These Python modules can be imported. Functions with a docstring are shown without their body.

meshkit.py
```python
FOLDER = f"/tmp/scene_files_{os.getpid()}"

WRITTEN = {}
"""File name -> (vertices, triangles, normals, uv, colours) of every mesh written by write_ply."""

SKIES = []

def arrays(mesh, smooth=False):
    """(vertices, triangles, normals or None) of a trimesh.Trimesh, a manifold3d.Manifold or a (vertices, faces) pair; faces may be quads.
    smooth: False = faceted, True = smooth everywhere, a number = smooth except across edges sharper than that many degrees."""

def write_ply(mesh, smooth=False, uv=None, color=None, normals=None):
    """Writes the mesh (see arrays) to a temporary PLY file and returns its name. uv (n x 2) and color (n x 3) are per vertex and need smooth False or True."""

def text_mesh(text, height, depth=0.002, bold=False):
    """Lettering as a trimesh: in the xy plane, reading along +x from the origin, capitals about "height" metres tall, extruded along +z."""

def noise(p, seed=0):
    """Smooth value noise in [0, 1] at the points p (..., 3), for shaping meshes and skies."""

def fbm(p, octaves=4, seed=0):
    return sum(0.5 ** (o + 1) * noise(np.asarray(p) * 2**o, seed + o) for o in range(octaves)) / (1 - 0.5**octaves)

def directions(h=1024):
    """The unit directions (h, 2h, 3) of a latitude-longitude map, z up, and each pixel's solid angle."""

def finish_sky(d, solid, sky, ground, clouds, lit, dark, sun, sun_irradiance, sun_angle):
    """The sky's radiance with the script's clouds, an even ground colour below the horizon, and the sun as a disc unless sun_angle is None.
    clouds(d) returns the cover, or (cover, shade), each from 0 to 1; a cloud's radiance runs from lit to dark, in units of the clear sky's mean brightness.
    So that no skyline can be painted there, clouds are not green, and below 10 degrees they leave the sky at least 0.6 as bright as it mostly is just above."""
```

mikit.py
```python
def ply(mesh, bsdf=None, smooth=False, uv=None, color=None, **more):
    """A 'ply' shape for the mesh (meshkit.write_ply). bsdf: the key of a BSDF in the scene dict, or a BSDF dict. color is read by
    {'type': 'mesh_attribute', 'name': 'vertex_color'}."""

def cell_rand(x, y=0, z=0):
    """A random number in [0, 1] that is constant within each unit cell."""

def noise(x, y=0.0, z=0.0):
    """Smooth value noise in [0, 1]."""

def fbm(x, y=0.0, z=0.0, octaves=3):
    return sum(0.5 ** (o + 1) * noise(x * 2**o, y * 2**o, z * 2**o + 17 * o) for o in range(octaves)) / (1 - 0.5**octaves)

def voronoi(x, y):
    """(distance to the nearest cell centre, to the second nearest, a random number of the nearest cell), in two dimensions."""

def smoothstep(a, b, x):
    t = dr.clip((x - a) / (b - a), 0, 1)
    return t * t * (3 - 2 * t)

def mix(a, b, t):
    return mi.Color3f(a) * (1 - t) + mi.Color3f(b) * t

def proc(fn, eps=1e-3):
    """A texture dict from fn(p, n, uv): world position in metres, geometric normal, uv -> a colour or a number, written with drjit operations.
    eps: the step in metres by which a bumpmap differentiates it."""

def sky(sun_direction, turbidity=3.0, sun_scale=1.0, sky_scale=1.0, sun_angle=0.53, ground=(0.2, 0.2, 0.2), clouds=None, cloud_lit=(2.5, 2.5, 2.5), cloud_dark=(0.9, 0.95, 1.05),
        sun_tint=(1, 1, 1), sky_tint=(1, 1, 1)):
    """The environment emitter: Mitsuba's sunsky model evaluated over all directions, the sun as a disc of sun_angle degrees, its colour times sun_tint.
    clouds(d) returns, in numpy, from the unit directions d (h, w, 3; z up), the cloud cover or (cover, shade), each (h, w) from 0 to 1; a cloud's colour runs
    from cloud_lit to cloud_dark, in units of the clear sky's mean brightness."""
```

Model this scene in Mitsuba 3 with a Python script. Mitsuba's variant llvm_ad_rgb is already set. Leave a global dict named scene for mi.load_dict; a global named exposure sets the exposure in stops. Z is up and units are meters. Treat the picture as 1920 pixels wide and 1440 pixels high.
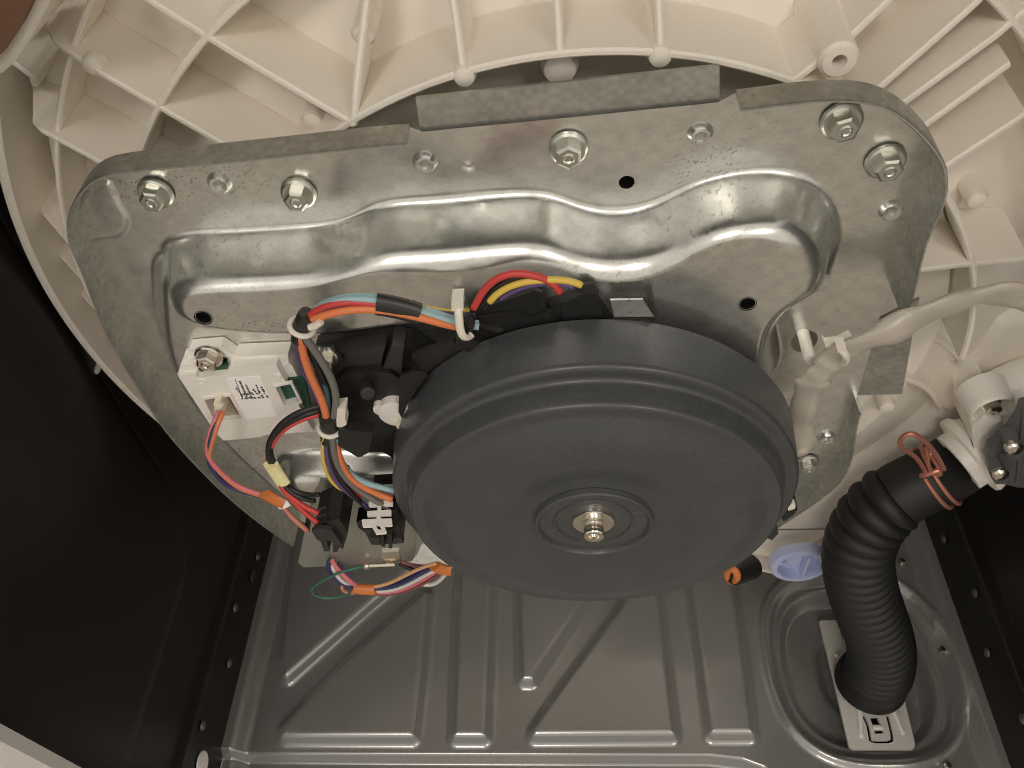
import math, random
import numpy as np, trimesh, mitsuba as mi, mikit, meshkit, drjit as dr
import manifold3d as m3
from shapely.geometry import Polygon, Point, LineString
from shapely import affinity
from scipy.interpolate import CubicSpline
from mikit import noise as tnoise, fbm as tfbm, smoothstep, mix, proc

random.seed(5)
rng = np.random.default_rng(5)
T = mi.ScalarTransform4f
scene, labels = {}, {}

# ------------------------------------------------------------------ camera
# The washer lies on its back: z = 0 is the inside of its back panel, y runs along the tub axis into the machine.
FOCAL = 1600.0                                   # in pixels of a 1920 x 1440 picture
_y = np.array([60, -1787, 1600.0]); _y /= np.linalg.norm(_y)
_x = np.array([1, -0.02867, -0.0695]); _x -= _y * (_x @ _y); _x /= np.linalg.norm(_x)
_z = np.cross(_x, _y)
RW = np.stack([_x, _y, _z])                      # camera axes (right, down, forward) -> world
CAM = np.array([-0.0081, -0.2219, 0.727])
fwd, down = RW @ [0, 0, 1.0], RW @ [0, 1.0, 0]
scene['camera'] = {'type': 'perspective', 'fov': math.degrees(2 * math.atan(960 / FOCAL)), 'fov_axis': 'x',
                   'near_clip': 0.01, 'far_clip': 50.0,
                   'to_world': T().look_at(origin=CAM.tolist(), target=(CAM + fwd).tolist(), up=(-down).tolist())}
# ------------------------------------------------------------------ light: warm room lamp above and behind the viewer, and an added one
exposure = 0.40
def lamp(name, pos, target, w, h, rgb):
    scene[name] = {'type': 'rectangle', 'to_world': T().look_at(origin=pos, target=target, up=[0, 0.3, 1]) @ T().scale([w / 2, h / 2, 1]),
                   'bsdf': {'type': 'diffuse', 'reflectance': {'type': 'rgb', 'value': [.8, .8, .8]}},
                   'emitter': {'type': 'area', 'radiance': {'type': 'rgb', 'value': rgb}}}
WARM = np.array([1.0, 0.91, 0.815])
lamp('ceiling_lamp', [-0.5, -2.1, 2.75], [0, 0.0, 0.4], 0.62, 0.62, (WARM * 14.5).tolist())
lamp('ceiling_lamp_001', [1.4, -2.3, 2.6], [0, 0.0, 0.4], 0.8, 0.6, (WARM * 9.0).tolist())  # added lamp, set for highlights on edges that face right
labels['ceiling_lamp'] = {'label': 'square warm ceiling lamp above the open machine', 'category': 'lamp'}
labels['ceiling_lamp_001'] = {'label': 'added wide warm lamp on the right for edge highlights', 'category': 'lamp'}
scene['room_light'] = {'type': 'constant', 'radiance': {'type': 'rgb', 'value': [0.56, 0.52, 0.46]}}

# ------------------------------------------------------------------ materials
def rgb(c): return {'type': 'rgb', 'value': list(c)}
def pr(name, base, rough=.5, metal=0.0, spec=.5, **k):
    scene[name] = {'type': 'twosided', 'b': {'type': 'principled', 'base_color': base if isinstance(base, dict) else rgb(base),
                   'roughness': rough, 'metallic': metal, 'specular': spec, **k}}
def galv(p, n, uv):
    cloud = tfbm(p.x * 55, p.y * 55, p.z * 55, 3)
    fine = tnoise(p.x * 900, p.y * 900, p.z * 900)
    pits = smoothstep(.70, .84, tnoise((.8 * p.x + .6 * p.z) * 1000 + 3 * tnoise(p.x * 300, p.z * 300, 2), p.y * 700 + 9, (.8 * p.z - .6 * p.x) * 1000)) * smoothstep(.42, .70, tfbm(p.x * 22 + 3, p.y * 22, p.z * 22, 2))
    return mix(mix((.635, .645, .61), (.775, .775, .74), cloud), (.10, .085, .06), pits * .45) * (.80 + .12 * fine + .28 * tfbm(p.x * 240, p.y * 240, p.z * 240, 2))
def galv_rough(p, n, uv):
    return .14 + .17 * tfbm(p.x * 40 + 7, p.y * 40, p.z * 40, 3) + .05 * tnoise(p.x * 700, p.y * 700, p.z * 700)
scene['galvanised'] = {'type': 'twosided', 'b': {'type': 'principled', 'base_color': proc(galv), 'roughness': proc(galv_rough), 'metallic': .92, 'specular': .5}}
pr('steel_bolt', (.56, .56, .51), .30, .95)
pr('steel_bright', (.72, .68, .60), .18, 1.0)
pr('galvanised_dull', (.40, .41, .37), .40, .8)
def edge_c(p, n, uv):
    return mix((.36, .37, .34), (.58, .58, .54), tfbm(p.x * 90, p.y * 90, p.z * 90, 3)) * (.85 + .3 * tnoise(p.x * 500, p.y * 500, p.z * 500))
pr('galvanised_edge', proc(edge_c), .38, .85)  # darker copy of galvanised: dark reflections on the lips put into the colour
def tubw(p, n, uv):
    return mix((.68, .635, .56), (.72, .675, .60), tfbm(p.x * 30, p.y * 30, p.z * 30, 2))
pr('tub_plastic', proc(tubw), .42, 0, .45)
def rotor_c(p, n, uv):
    return mix((.049, .052, .055), (.061, .064, .067), tfbm(p.x * 60, p.y * 300, p.z * 60, 2)) * (.86 + .28 * tnoise(p.x * 1300, p.y * 1300, p.z * 1300))
def rotor_r(p, n, uv):
    return .29 + .10 * tfbm(p.x * 35, p.y * 60, p.z * 35, 3)
pr('rotor_plastic', proc(rotor_c), proc(rotor_r), 0, .5)
def paint_c(p, n, uv):
    return mix((.338, .337, .328), (.383, .381, .370), tfbm(p.x * 12, p.y * 12, p.z * 12, 3)) * (.95 + .1 * tnoise(p.x * 1500, p.y * 1500, p.z * 1500))
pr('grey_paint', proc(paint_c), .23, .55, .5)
pr('shaded_grey_paint', (.013, .0108, .0088), .34, 0, .25)  # dark grey paint with the shade of the side walls put into its colour
pr('black_plastic', (.010, .010, .010), .42, 0, .5)
pr('dark_plastic', (.024, .023, .022), .48, 0, .5)
pr('black_rubber', (.008, .008, .008), .58, 0, .5)
pr('white_plastic', (.74, .71, .66), .40, 0, .5)
pr('dull_white', (.56, .54, .50), .5, 0, .4)
pr('dark_steel', (.17, .17, .16), .40, .7)
pr('cream_plastic', (.70, .64, .50), .40, 0, .5)
pr('socket_tan', (.34, .30, .20), .45, 0, .5)
pr('natural_nylon', (.66, .62, .54), .40, 0, .5)
pr('paper_label', (.84, .82, .79), .6, 0, .3)
pr('ink', (.05, .045, .05), .6, 0, .2)
pr('circuit_green', (.010, .060, .035), .35, 0, .5)
pr('orange_tape', (.56, .17, .045), .42, 0, .5)
pr('black_tape', (.020, .019, .018), .38, 0, .5)
pr('yellow_sleeve', (.72, .66, .36), .55, 0, .4)
pr('blue_plastic', (.40, .45, .66), .35, 0, .5)
pr('copper_wire', (.46, .19, .14), .36, .5, .5)
pr('white_paint', (.74, .72, .69), .4, 0, .5)
pr('brown_board', (.135, .070, .045), .6, 0, .3)
pr('hole_shade', (.006, .006, .006), .9, 0, .1)  # near-black stand-in for the shade inside holes and slots
pr('pump_grey', (.085, .088, .092), .42, 0, .5)
for nm, c in dict(red=(.62, .035, .03), orange=(.78, .20, .05), yellow=(.75, .52, .05), purple=(.11, .06, .19), light_blue=(.30, .48, .52),
                  grey=(.17, .165, .15), black=(.016, .016, .016), teal=(.03, .13, .14), pink=(.72, .17, .19), navy=(.03, .035, .12),
                  white=(.66, .62, .60), tan=(.70, .38, .17), maroon=(.22, .06, .06), green=(.04, .16, .11), salmon=(.66, .25, .16)).items():
    g_ = sum(c) / 3; pr('wire_' + nm, [.88 * (.88 * v + .12 * g_) for v in c], .42, 0, .45)
scene['clear_sleeve'] = {'type': 'blendbsdf', 'weight': .72, 'a': {'type': 'thindielectric', 'int_ior': 1.45},
                         'b': {'type': 'twosided', 'n': {'type': 'principled', 'base_color': rgb((.55, .50, .43)), 'roughness': .3, 'specular': .5}}}

# ------------------------------------------------------------------ frames: the hanging tub leans 1.9 degrees in the cabinet
def _rotv(w):
    a = np.linalg.norm(w); k = w / a; K = np.array([[0, -k[2], k[1]], [k[2], 0, -k[0]], [-k[1], k[0], 0]])
    return np.eye(3) + math.sin(a) * K + (1 - math.cos(a)) * K @ K
QT, OT = _rotv(np.array([.0334, 0, -.0023])), np.array([0, 0, .4022])     # tub frame: origin on the tub axis at the drive cover's front edge
QC, OC = np.eye(3), np.zeros(3)
def _sight(px, py, Q, O):
    d = RW @ np.array([(px - 960) / FOCAL, (py - 720) / FOCAL, 1.0])
    return Q.T @ (CAM - O), Q.T @ d
def at(px, py, y):
    """Point of the tub frame at depth y (measured off the photograph)."""
    o, d = _sight(px, py, QT, OT); return o + d * ((y - o[1]) / d[1])
def xz(pts, y): return [tuple(at(a, b, y)[[0, 2]]) for a, b in pts]
def atc(px, py, v, axis=2):
    """Point of the cabinet on the plane axis = v."""
    o, d = _sight(px, py, QC, OC); return o + d * ((v - o[axis]) / d[axis])
RIB0, RIBS = .179, .50
def cone(r): return .065 + RIBS * (r - RIB0)
def atcone(px, py, dy=0.0):
    """Point on the conical front of the tub's ribs."""
    y = .08
    for _ in range(40):
        p = at(px, py, y); y = .5 * y + .5 * (cone(math.hypot(p[0], p[2])) + dy)
    return at(px, py, y)

# ------------------------------------------------------------------ helpers
def as_tm(m):
    if hasattr(m, 'to_mesh'):
        q = m.to_mesh(); return trimesh.Trimesh(q.vert_properties[:, :3], q.tri_verts, process=False)
    if isinstance(m, (tuple, list)) and not isinstance(m[0], trimesh.Trimesh):
        v, f = np.asarray(m[0], float), np.asarray(m[1], int)
        if f.shape[1] == 4: f = np.vstack([f[:, [0, 1, 2]], f[:, [0, 2, 3]]])
        return trimesh.Trimesh(v, f, process=False)
    if isinstance(m, (tuple, list)): return trimesh.util.concatenate(list(m))
    return m
_used = {}
def key(name):
    if name not in scene and name not in _used:
        _used[name] = 0; return name
    _used[name] = _used.get(name, 0) + 1
    return f'{name}_{_used[name]:03d}'
def add(name, mesh, bsdf, frame='T', smooth=35, label=None):
    m = as_tm(mesh)
    Q, O = (QT, OT) if frame == 'T' else (QC, OC)
    k = key(name)
    scene[k] = mikit.ply(trimesh.Trimesh(np.asarray(m.vertices) @ Q.T + O, m.faces, process=False), bsdf, smooth=smooth)
    if label: labels[k] = {'label': label}
    return k
def thing(name, label, cat, group=None):
    k = key(name); labels[k] = {'label': label, 'category': cat}
    if group: labels[k]['group'] = group
    return k
def spline(pts, n=24):
    P = np.asarray(pts, float)
    if len(P) == 2: return P[0] + np.linspace(0, 1, n)[:, None] * (P[1] - P[0])
    s = np.r_[0, np.cumsum(np.linalg.norm(np.diff(P, axis=0), axis=1) ** .6)]
    return CubicSpline(s, P)(np.linspace(0, s[-1], n))
def closed(pts, n=160):
    P = np.asarray(pts, float); P = np.vstack([P, P[:1]])
    s = np.r_[0, np.cumsum(np.linalg.norm(np.diff(P, axis=0), axis=1) ** .5)]
    return CubicSpline(s, P, bc_type='periodic')(np.linspace(0, s[-1], n, endpoint=False))
def tube(P, r, sides=12, cap=True, flat=None):
    """Swept tube; flat = (squash factor, normal) for ribbons."""
    P = np.asarray(P, float); n = len(P)
    r = np.broadcast_to(np.asarray(r, float), (n,))
    t = np.gradient(P, axis=0); t /= np.linalg.norm(t, axis=1, keepdims=True) + 1e-12
    a = np.cross(t[0], [0, 1, 0.2]); a /= np.linalg.norm(a); A = [a]
    for i in range(1, n):
        a = A[-1] - t[i] * (A[-1] @ t[i]); A.append(a / np.linalg.norm(a))
    A = np.array(A); B = np.cross(t, A); ang = np.arange(sides) * 2 * np.pi / sides
    if flat is not None:
        B = np.asarray(flat[1], float)[None] - t * (t @ np.asarray(flat[1], float))[:, None]; B /= np.linalg.norm(B, axis=1, keepdims=True); A = np.cross(B, t)
        B = B * np.broadcast_to(np.asarray(flat[0], float).reshape(-1, 1), (n, 1))
    v = P[:, None] + r[:, None, None] * (np.cos(ang)[None, :, None] * A[:, None] + np.sin(ang)[None, :, None] * B[:, None])
    i, j = np.meshgrid(np.arange(n - 1), np.arange(sides), indexing='ij')
    q = np.stack([i * sides + j, i * sides + (j + 1) % sides, (i + 1) * sides + (j + 1) % sides, (i + 1) * sides + j], -1).reshape(-1, 4)
    f = np.vstack([q[:, [0, 1, 2]], q[:, [0, 2, 3]]]); v = v.reshape(-1, 3)
    if cap:
        v = np.vstack([v, P[0], P[-1]]); k = np.arange(sides); m = (k + 1) % sides; e = (n - 1) * sides
        f = np.vstack([f, np.c_[np.full(sides, len(v) - 2), m, k], np.c_[np.full(sides, len(v) - 1), e + k, e + m]])
    return trimesh.Trimesh(v, f, process=False)
def lathe(prof, c=(0, 0, 0), axis=(0, -1, 0), seg=48):
    """Surface of revolution: prof = [(radius, distance along the axis)]."""
    a = np.asarray(axis, float); a /= np.linalg.norm(a)
    u = np.cross(a, [0, 0, 1.0] if abs(a[2]) < .9 else [1.0, 0, 0]); u /= np.linalg.norm(u); w = np.cross(a, u)
    t = np.arange(seg) * 2 * np.pi / seg; p = np.asarray(prof, float)
    v = np.asarray(c) + p[:, None, 0, None] * (np.cos(t)[None, :, None] * u + np.sin(t)[None, :, None] * w) + p[:, None, 1, None] * a
    i, j = np.meshgrid(np.arange(len(p) - 1), np.arange(seg), indexing='ij')
    q = np.stack([i * seg + j, i * seg + (j + 1) % seg, (i + 1) * seg + (j + 1) % seg, (i + 1) * seg + j], -1).reshape(-1, 4)
    return trimesh.Trimesh(v.reshape(-1, 3), np.vstack([q[:, [0, 1, 2]], q[:, [0, 2, 3]]]), process=False)
def rod(p, q, r, seg=16, rnd=.3):
    p, q = np.asarray(p, float), np.asarray(q, float); L = np.linalg.norm(q - p); e = min(rnd * r, L / 2)
    return lathe([(1e-5, 0), (r, 0), (r, L - e), (r - .3 * e, L - .3 * e), (r - e, L), (1e-5, L)], p, q - p, seg)
def rbox(c, size, r=.0008, rot=None):
    """Rounded box: hull of small spheres at the corners."""
    s = np.asarray(size, float) / 2 - r
    sp = m3.Manifold.sphere(r, 8)
    parts = [sp.translate([sx * s[0], sy * s[1], sz * s[2]]) for sx in (-1, 1) for sy in (-1, 1) for sz in (-1, 1)]
    m = as_tm(m3.Manifold.batch_hull(parts))
    v = np.asarray(m.vertices)
    if rot is not None: v = v @ np.asarray(rot).T
    return trimesh.Trimesh(v + np.asarray(c, float), m.faces, process=False)
def rotm(ax, deg):
    k = np.zeros(3); k['xyz'.index(ax)] = 1; return _rotv(k * math.radians(deg) + 1e-12)
def prism(poly, y0, y1, r=.0006):
    """Outline in the tub's x-z plane, from front y0 to back y1, its front edge eased."""
    if not isinstance(poly, Polygon): poly = Polygon(poly)
    poly = poly.buffer(0)
    out = []
    for k in range(3):
        off = r * (1 - math.sqrt(1 - ((2 - k) / 3) ** 2)) if r else 0
        p = poly.buffer(-off) if off else poly
        for g in getattr(p, 'geoms', [p]):
            if g.is_empty: continue
            m = trimesh.creation.extrude_polygon(g, (y1 - y0) - (r * (1 - (k + 1) / 3.) if r else 0), engine='earcut')
            v = np.asarray(m.vertices); out.append(trimesh.Trimesh(np.c_[v[:, 0], y1 - v[:, 2], v[:, 1]], m.faces, process=False))
        if not r: break
    return trimesh.util.concatenate(out)
def strip(P, h, th, taper=None):
    """Thin wall standing on polyline P (n,3), running h along +y, thickness th across."""
    P = np.asarray(P, float); n = len(P)
    t = np.gradient(P, axis=0); t[:, 1] = 0; t /= np.linalg.norm(t, axis=1, keepdims=True) + 1e-12
    s = np.c_[-t[:, 2], 0 * t[:, 0], t[:, 0]] * th / 2
    h = np.broadcast_to(np.asarray(h, float), (n,)); e = np.c_[0 * h, h, 0 * h]
    f0 = np.array([0, .0009, 0])
    ring = np.stack([P + e - s * 1.25, P + f0 - s, P - s * .45, P + s * .45, P + f0 + s, P + e + s * 1.25], 1)
    m = ring.shape[1]; v = ring.reshape(-1, 3); q = []
    for i in range(n - 1):
        for j in range(m):
            q.append([i * m + j, i * m + (j + 1) % m, (i + 1) * m + (j + 1) % m, (i + 1) * m + j])
    q = np.array(q); f = np.vstack([q[:, [0, 1, 2]], q[:, [0, 2, 3]]])
    caps = [[0, k, k + 1] for k in range(1, m - 1)] + [[(n - 1) * m, (n - 1) * m + k + 1, (n - 1) * m + k] for k in range(1, m - 1)]
    return trimesh.Trimesh(v, np.vstack([f, caps]), process=False)
def sdist(P, poly):
    """Signed distance (inside positive) of points P (n,2) to a closed polygon."""
    V = np.asarray(poly, float); W = np.roll(V, -1, 0)
    box_ = ((P > V.min(0) - .03) & (P < V.max(0) + .03)).all(1)
    if not box_.all():
        out = np.full(len(P), -.03)
        if box_.any(): out[box_] = sdist(P[box_], poly)
        return out
    best = np.full(len(P), 1e9); ins = np.zeros(len(P), bool)
    for a, b in zip(V, W):
        ab = b - a; t = np.clip(((P - a) @ ab) / (ab @ ab + 1e-18), 0, 1); d = P - a - t[:, None] * ab
        best = np.minimum(best, (d ** 2).sum(1))
        c = (a[1] > P[:, 1]) != (b[1] > P[:, 1])
        with np.errstate(divide='ignore', invalid='ignore'):
            ins ^= c & (P[:, 0] < (b[0] - a[0]) * (P[:, 1] - a[1]) / (b[1] - a[1]) + a[0])
    return np.where(ins, 1, -1) * np.sqrt(best)
def sm(t): t = np.clip(t, 0, 1); return t * t * (3 - 2 * t)
def ramp(d, H, r0, r1, deg):
    """Pressed step of height H: concave foot of radius r0, straight wall at deg, convex shoulder of radius r1."""
    th = math.radians(deg); hf = (r0 + r1) * (1 - math.cos(th)); L = max(H - hf, 0) / math.sin(th)
    a = np.r_[np.linspace(0, th, 30), th, np.linspace(th, 0, 30)]
    ds, hs = [0.0], [0.0]
    for k in range(29): ds.append(r0 * math.sin(a[k + 1])); hs.append(r0 * (1 - math.cos(a[k + 1])))
    ds.append(ds[-1] + L * math.cos(th)); hs.append(hs[-1] + L * math.sin(th)); d1, h1 = ds[-1], hs[-1]
    for t in np.linspace(th, 0, 30): ds.append(d1 + r1 * (math.sin(th) - math.sin(t))); hs.append(h1 + r1 * (math.cos(t) - math.cos(th)))
    return np.interp(d, ds, np.array(hs) * H / hs[-1])
def sheet(xs, zs, fn, outline=None, holes=()):
    """Height-field sheet over a grid; returns vertices (u, v, fn) trimmed to the outline."""
    U, V = np.meshgrid(xs, zs, indexing='ij'); P = np.c_[U.ravel(), V.ravel()]
    n, m = U.shape; i, j = np.meshgrid(np.arange(n - 1), np.arange(m - 1), indexing='ij')
    q = np.stack([i * m + j, (i + 1) * m + j, (i + 1) * m + j + 1, i * m + j + 1], -1).reshape(-1, 4)
    if outline is not None:
        step = xs[1] - xs[0]
        for ring, sgn in [(outline, 1)] + [(h, -1) for h in holes]:
            sd = sdist(P, ring) * sgn; keep = sd > -.35 * step
            q = q[keep[q].all(1)]
            near = (np.abs(sd) < step * 1.1)
            cnt = np.zeros(len(P), int); np.add.at(cnt, q.ravel(), 1)
            lines = LineString(np.vstack([ring, ring[:1]]))
            for k in np.nonzero(near & (cnt > 0) & (cnt < 4))[0]:
                g = lines.interpolate(lines.project(Point(P[k]))); P[k] = (g.x, g.y)
    used = np.unique(q); idx = np.full(len(P), -1); idx[used] = np.arange(len(used))
    P = P[used]; q = idx[q]; return P, q, fn(P)

m = trimesh.creation.box((8, 6, .02)); m.apply_translation([0, -1.5, -.05])
scene['floor'] = mikit.ply(m, {'type': 'diffuse', 'reflectance': rgb((.34, .31, .27))})
labels['floor'] = {'label': 'plain floor under the washer', 'category': 'floor', 'kind': 'structure'}
# ================================================================== cabinet (the setting round the machine)
XL = atc(452, 1250, .012)[0] ; XR = atc(1838, 1275, .012)[0]
cab = thing('washer_cabinet', 'dark grey steel washing machine cabinet with ribbed back panel, lying on its back and open', 'cabinet')
LVL = .011
def bpoly(pts, rad=.008, z=LVL):
    g = Polygon([tuple(atc(a, b, z)[:2]) for a, b in pts]).buffer(-rad).buffer(2 * rad).buffer(-rad)
    return np.array(g.exterior.coords)[:-1]
bead_px = [
    [(514, 1392), (786, 1392), (800, 1270), (830, 900), (868, 900), (800, 1090), (640, 1228), (514, 1358)],
    [(525, 1290), (512, 1240), (533, 1050), (560, 900), (850, 900), (790, 1062), (700, 1135)],
    [(836, 1392), (922, 1392), (932, 1110), (940, 900), (872, 900), (848, 1110)],
    [(966, 1284), (1004, 1284), (1100, 1140), (1172, 1020), (1200, 900), (965, 900), (962, 1120)],
    [(988, 1390), (1280, 1388), (1262, 1240), (1222, 900), (1230, 1010), (1150, 1135), (1050, 1270), (985, 1362)],
    [(1322, 1386), (1428, 1386), (1404, 1200), (1356, 900), (1262, 900), (1290, 1140)],
]
beads = [bpoly(b) for b in bead_px]
def oval(cx, cy, w, h, z, n=64, p=2.6):
    t = np.linspace(0, 2 * np.pi, n, endpoint=False)
    c, s = np.cos(t), np.sin(t); e = 2 / p
    return np.c_[cx + w * np.sign(c) * np.abs(c) ** e, cy + h * np.sign(s) * np.abs(s) ** e]
wl, wr, wb, wt = atc(1436, 1230, 0), atc(1800, 1230, 0), atc(1660, 1446, 0), atc(1560, 1062, 0)
wc = ((wl[0] + wr[0]) / 2 - .004, (wb[1] + wt[1]) / 2); ww, wh = (wr[0] - wl[0]) / 2, (wt[1] - wb[1]) / 2
well0, well1, well2 = oval(*wc, ww, wh, 0), oval(*wc, ww - .018, wh - .018, 0), oval(*wc, ww - .05, wh - .05, 0)
fx = [tuple(atc(a, b, 0)[:2]) for a, b in [(380, 1418), (470, 1417), (900, 1419), (1330, 1420), (1392, 1427), (1432, 1442), (1470, 1475), (1480, 1600), (380, 1600)]]
def backh(P):
    h = np.zeros(len(P))
    for b in beads:
        d = sdist(P, b); h = np.maximum(h, ramp(d + .003, LVL, .0065, .0065, 72))
    d0, d1, d2 = sdist(P, well0), sdist(P, well1), sdist(P, well2)
    h = np.where(d0 > -.01, np.minimum(h, LVL * sm(-d0 / .006)), h)
    h += .004 * np.exp(-((d0 - .004) / .0035) ** 2) - .010 * sm((d0 - .008) / .008) - .018 * sm((d1 - .000) / .011) - .008 * sm(d2 / .012)
    h -= .009 * sm((sdist(P, fx) + .003) / .007)
    e = np.minimum(P[:, 0] - XL, XR - P[:, 0])
    h += .012 * sm(1 - (e - .006) / .014)
    return h
xs, ys = np.arange(XL, XR + .001, .00105), np.arange(-.115, .32, .00105)
P, q, h = sheet(xs, ys, backh)
add(cab + '__back_panel', (np.c_[P, h], q), 'grey_paint', 'C', smooth=True, label='lit grey back panel with pressed raised panels')
def side(x, s):
    """Dark side wall with a crease and a broad pressed field."""
    yy, zz = np.arange(-.13, .62, .006), np.arange(.004, .80, .006)
    def f(Q):
        field = np.array([(-.14, .16), (.10, .16), (.14, .20), (.14, .80), (-.14, .80)])
        return .006 * sm(sdist(Q, field) / .012) + .006 * np.exp(-((Q[:, 1] - .085) / .006) ** 2)
    P, q, h = sheet(yy, zz, f)
    return (np.c_[x - s * .0 + s * h, P], q if s > 0 else q[:, ::-1])
add(cab + '__side_panel', side(XL, 1), 'shaded_grey_paint', 'C', smooth=True, label='left side panel with shade put into its dark colour')
add(cab + '__side_panel', side(XR, -1), 'shaded_grey_paint', 'C', smooth=True, label='right side panel with shade put into its dark colour')
add(cab + '__unseen_front_panel', rbox(((XL + XR) / 2, .30, .866), (XR - XL, .64, .008)), 'shaded_grey_paint', 'C')  # unseen panel, put in and sized to give the motor plate dark reflections
add(cab + '__top_panel', rbox(((XL + XR) / 2, .625, .40), (XR - XL, .008, .80)), 'shaded_grey_paint', 'C')
add(cab + '__back_panel_extension', rbox(((XL + XR) / 2, .48, -.006), (XR - XL, .29, .008)), 'grey_paint', 'C')
for px, py in [(483, 1043), (441, 1139), (430, 1243), (380, 1360)]:
    c = atc(px, py, XL + .001, 0); add(cab + '__rivet', lathe([(1e-5, .0022), (.0018, .002), (.0034, .0012), (.0042, 0)], c, (1, 0, 0), 16), 'dark_steel', 'C')
for px, py in [(1770, 1010), (1828, 1111), (1851, 1223), (1918, 1348)]:
    c = atc(px, py, XR - .001, 0); add(cab + '__rivet', lathe([(1e-5, .0022), (.0018, .002), (.0034, .0012), (.0042, 0)], c, (-1, 0, 0), 16), 'dark_steel', 'C')
c = atc(474, 1080, XL + .001, 0); add(cab + '__plug', lathe([(1e-5, .001), (.005, .001), (.006, 0)], c, (1, 0, 0), 20), 'dark_plastic', 'C')
c = atc(378, 1432, XL + .001, 0); add(cab + '__plug', lathe([(1e-5, .0022), (.008, .0020), (.0095, .0012), (.010, 0)], c, (1, 0, 0), 24), 'white_paint', 'C', label='white oval plug near the bottom edge')
for px, py in [(1691, 1055), (1765, 1220), (1776, 1437)]:
    c = atc(px, py, .002); add(cab + '__screw', lathe([(1e-5, .004), (.0022, .0036), (.003, .002), (.003, 0)], c, (0, 0, 1), 14), 'steel_bright', 'C')
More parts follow.
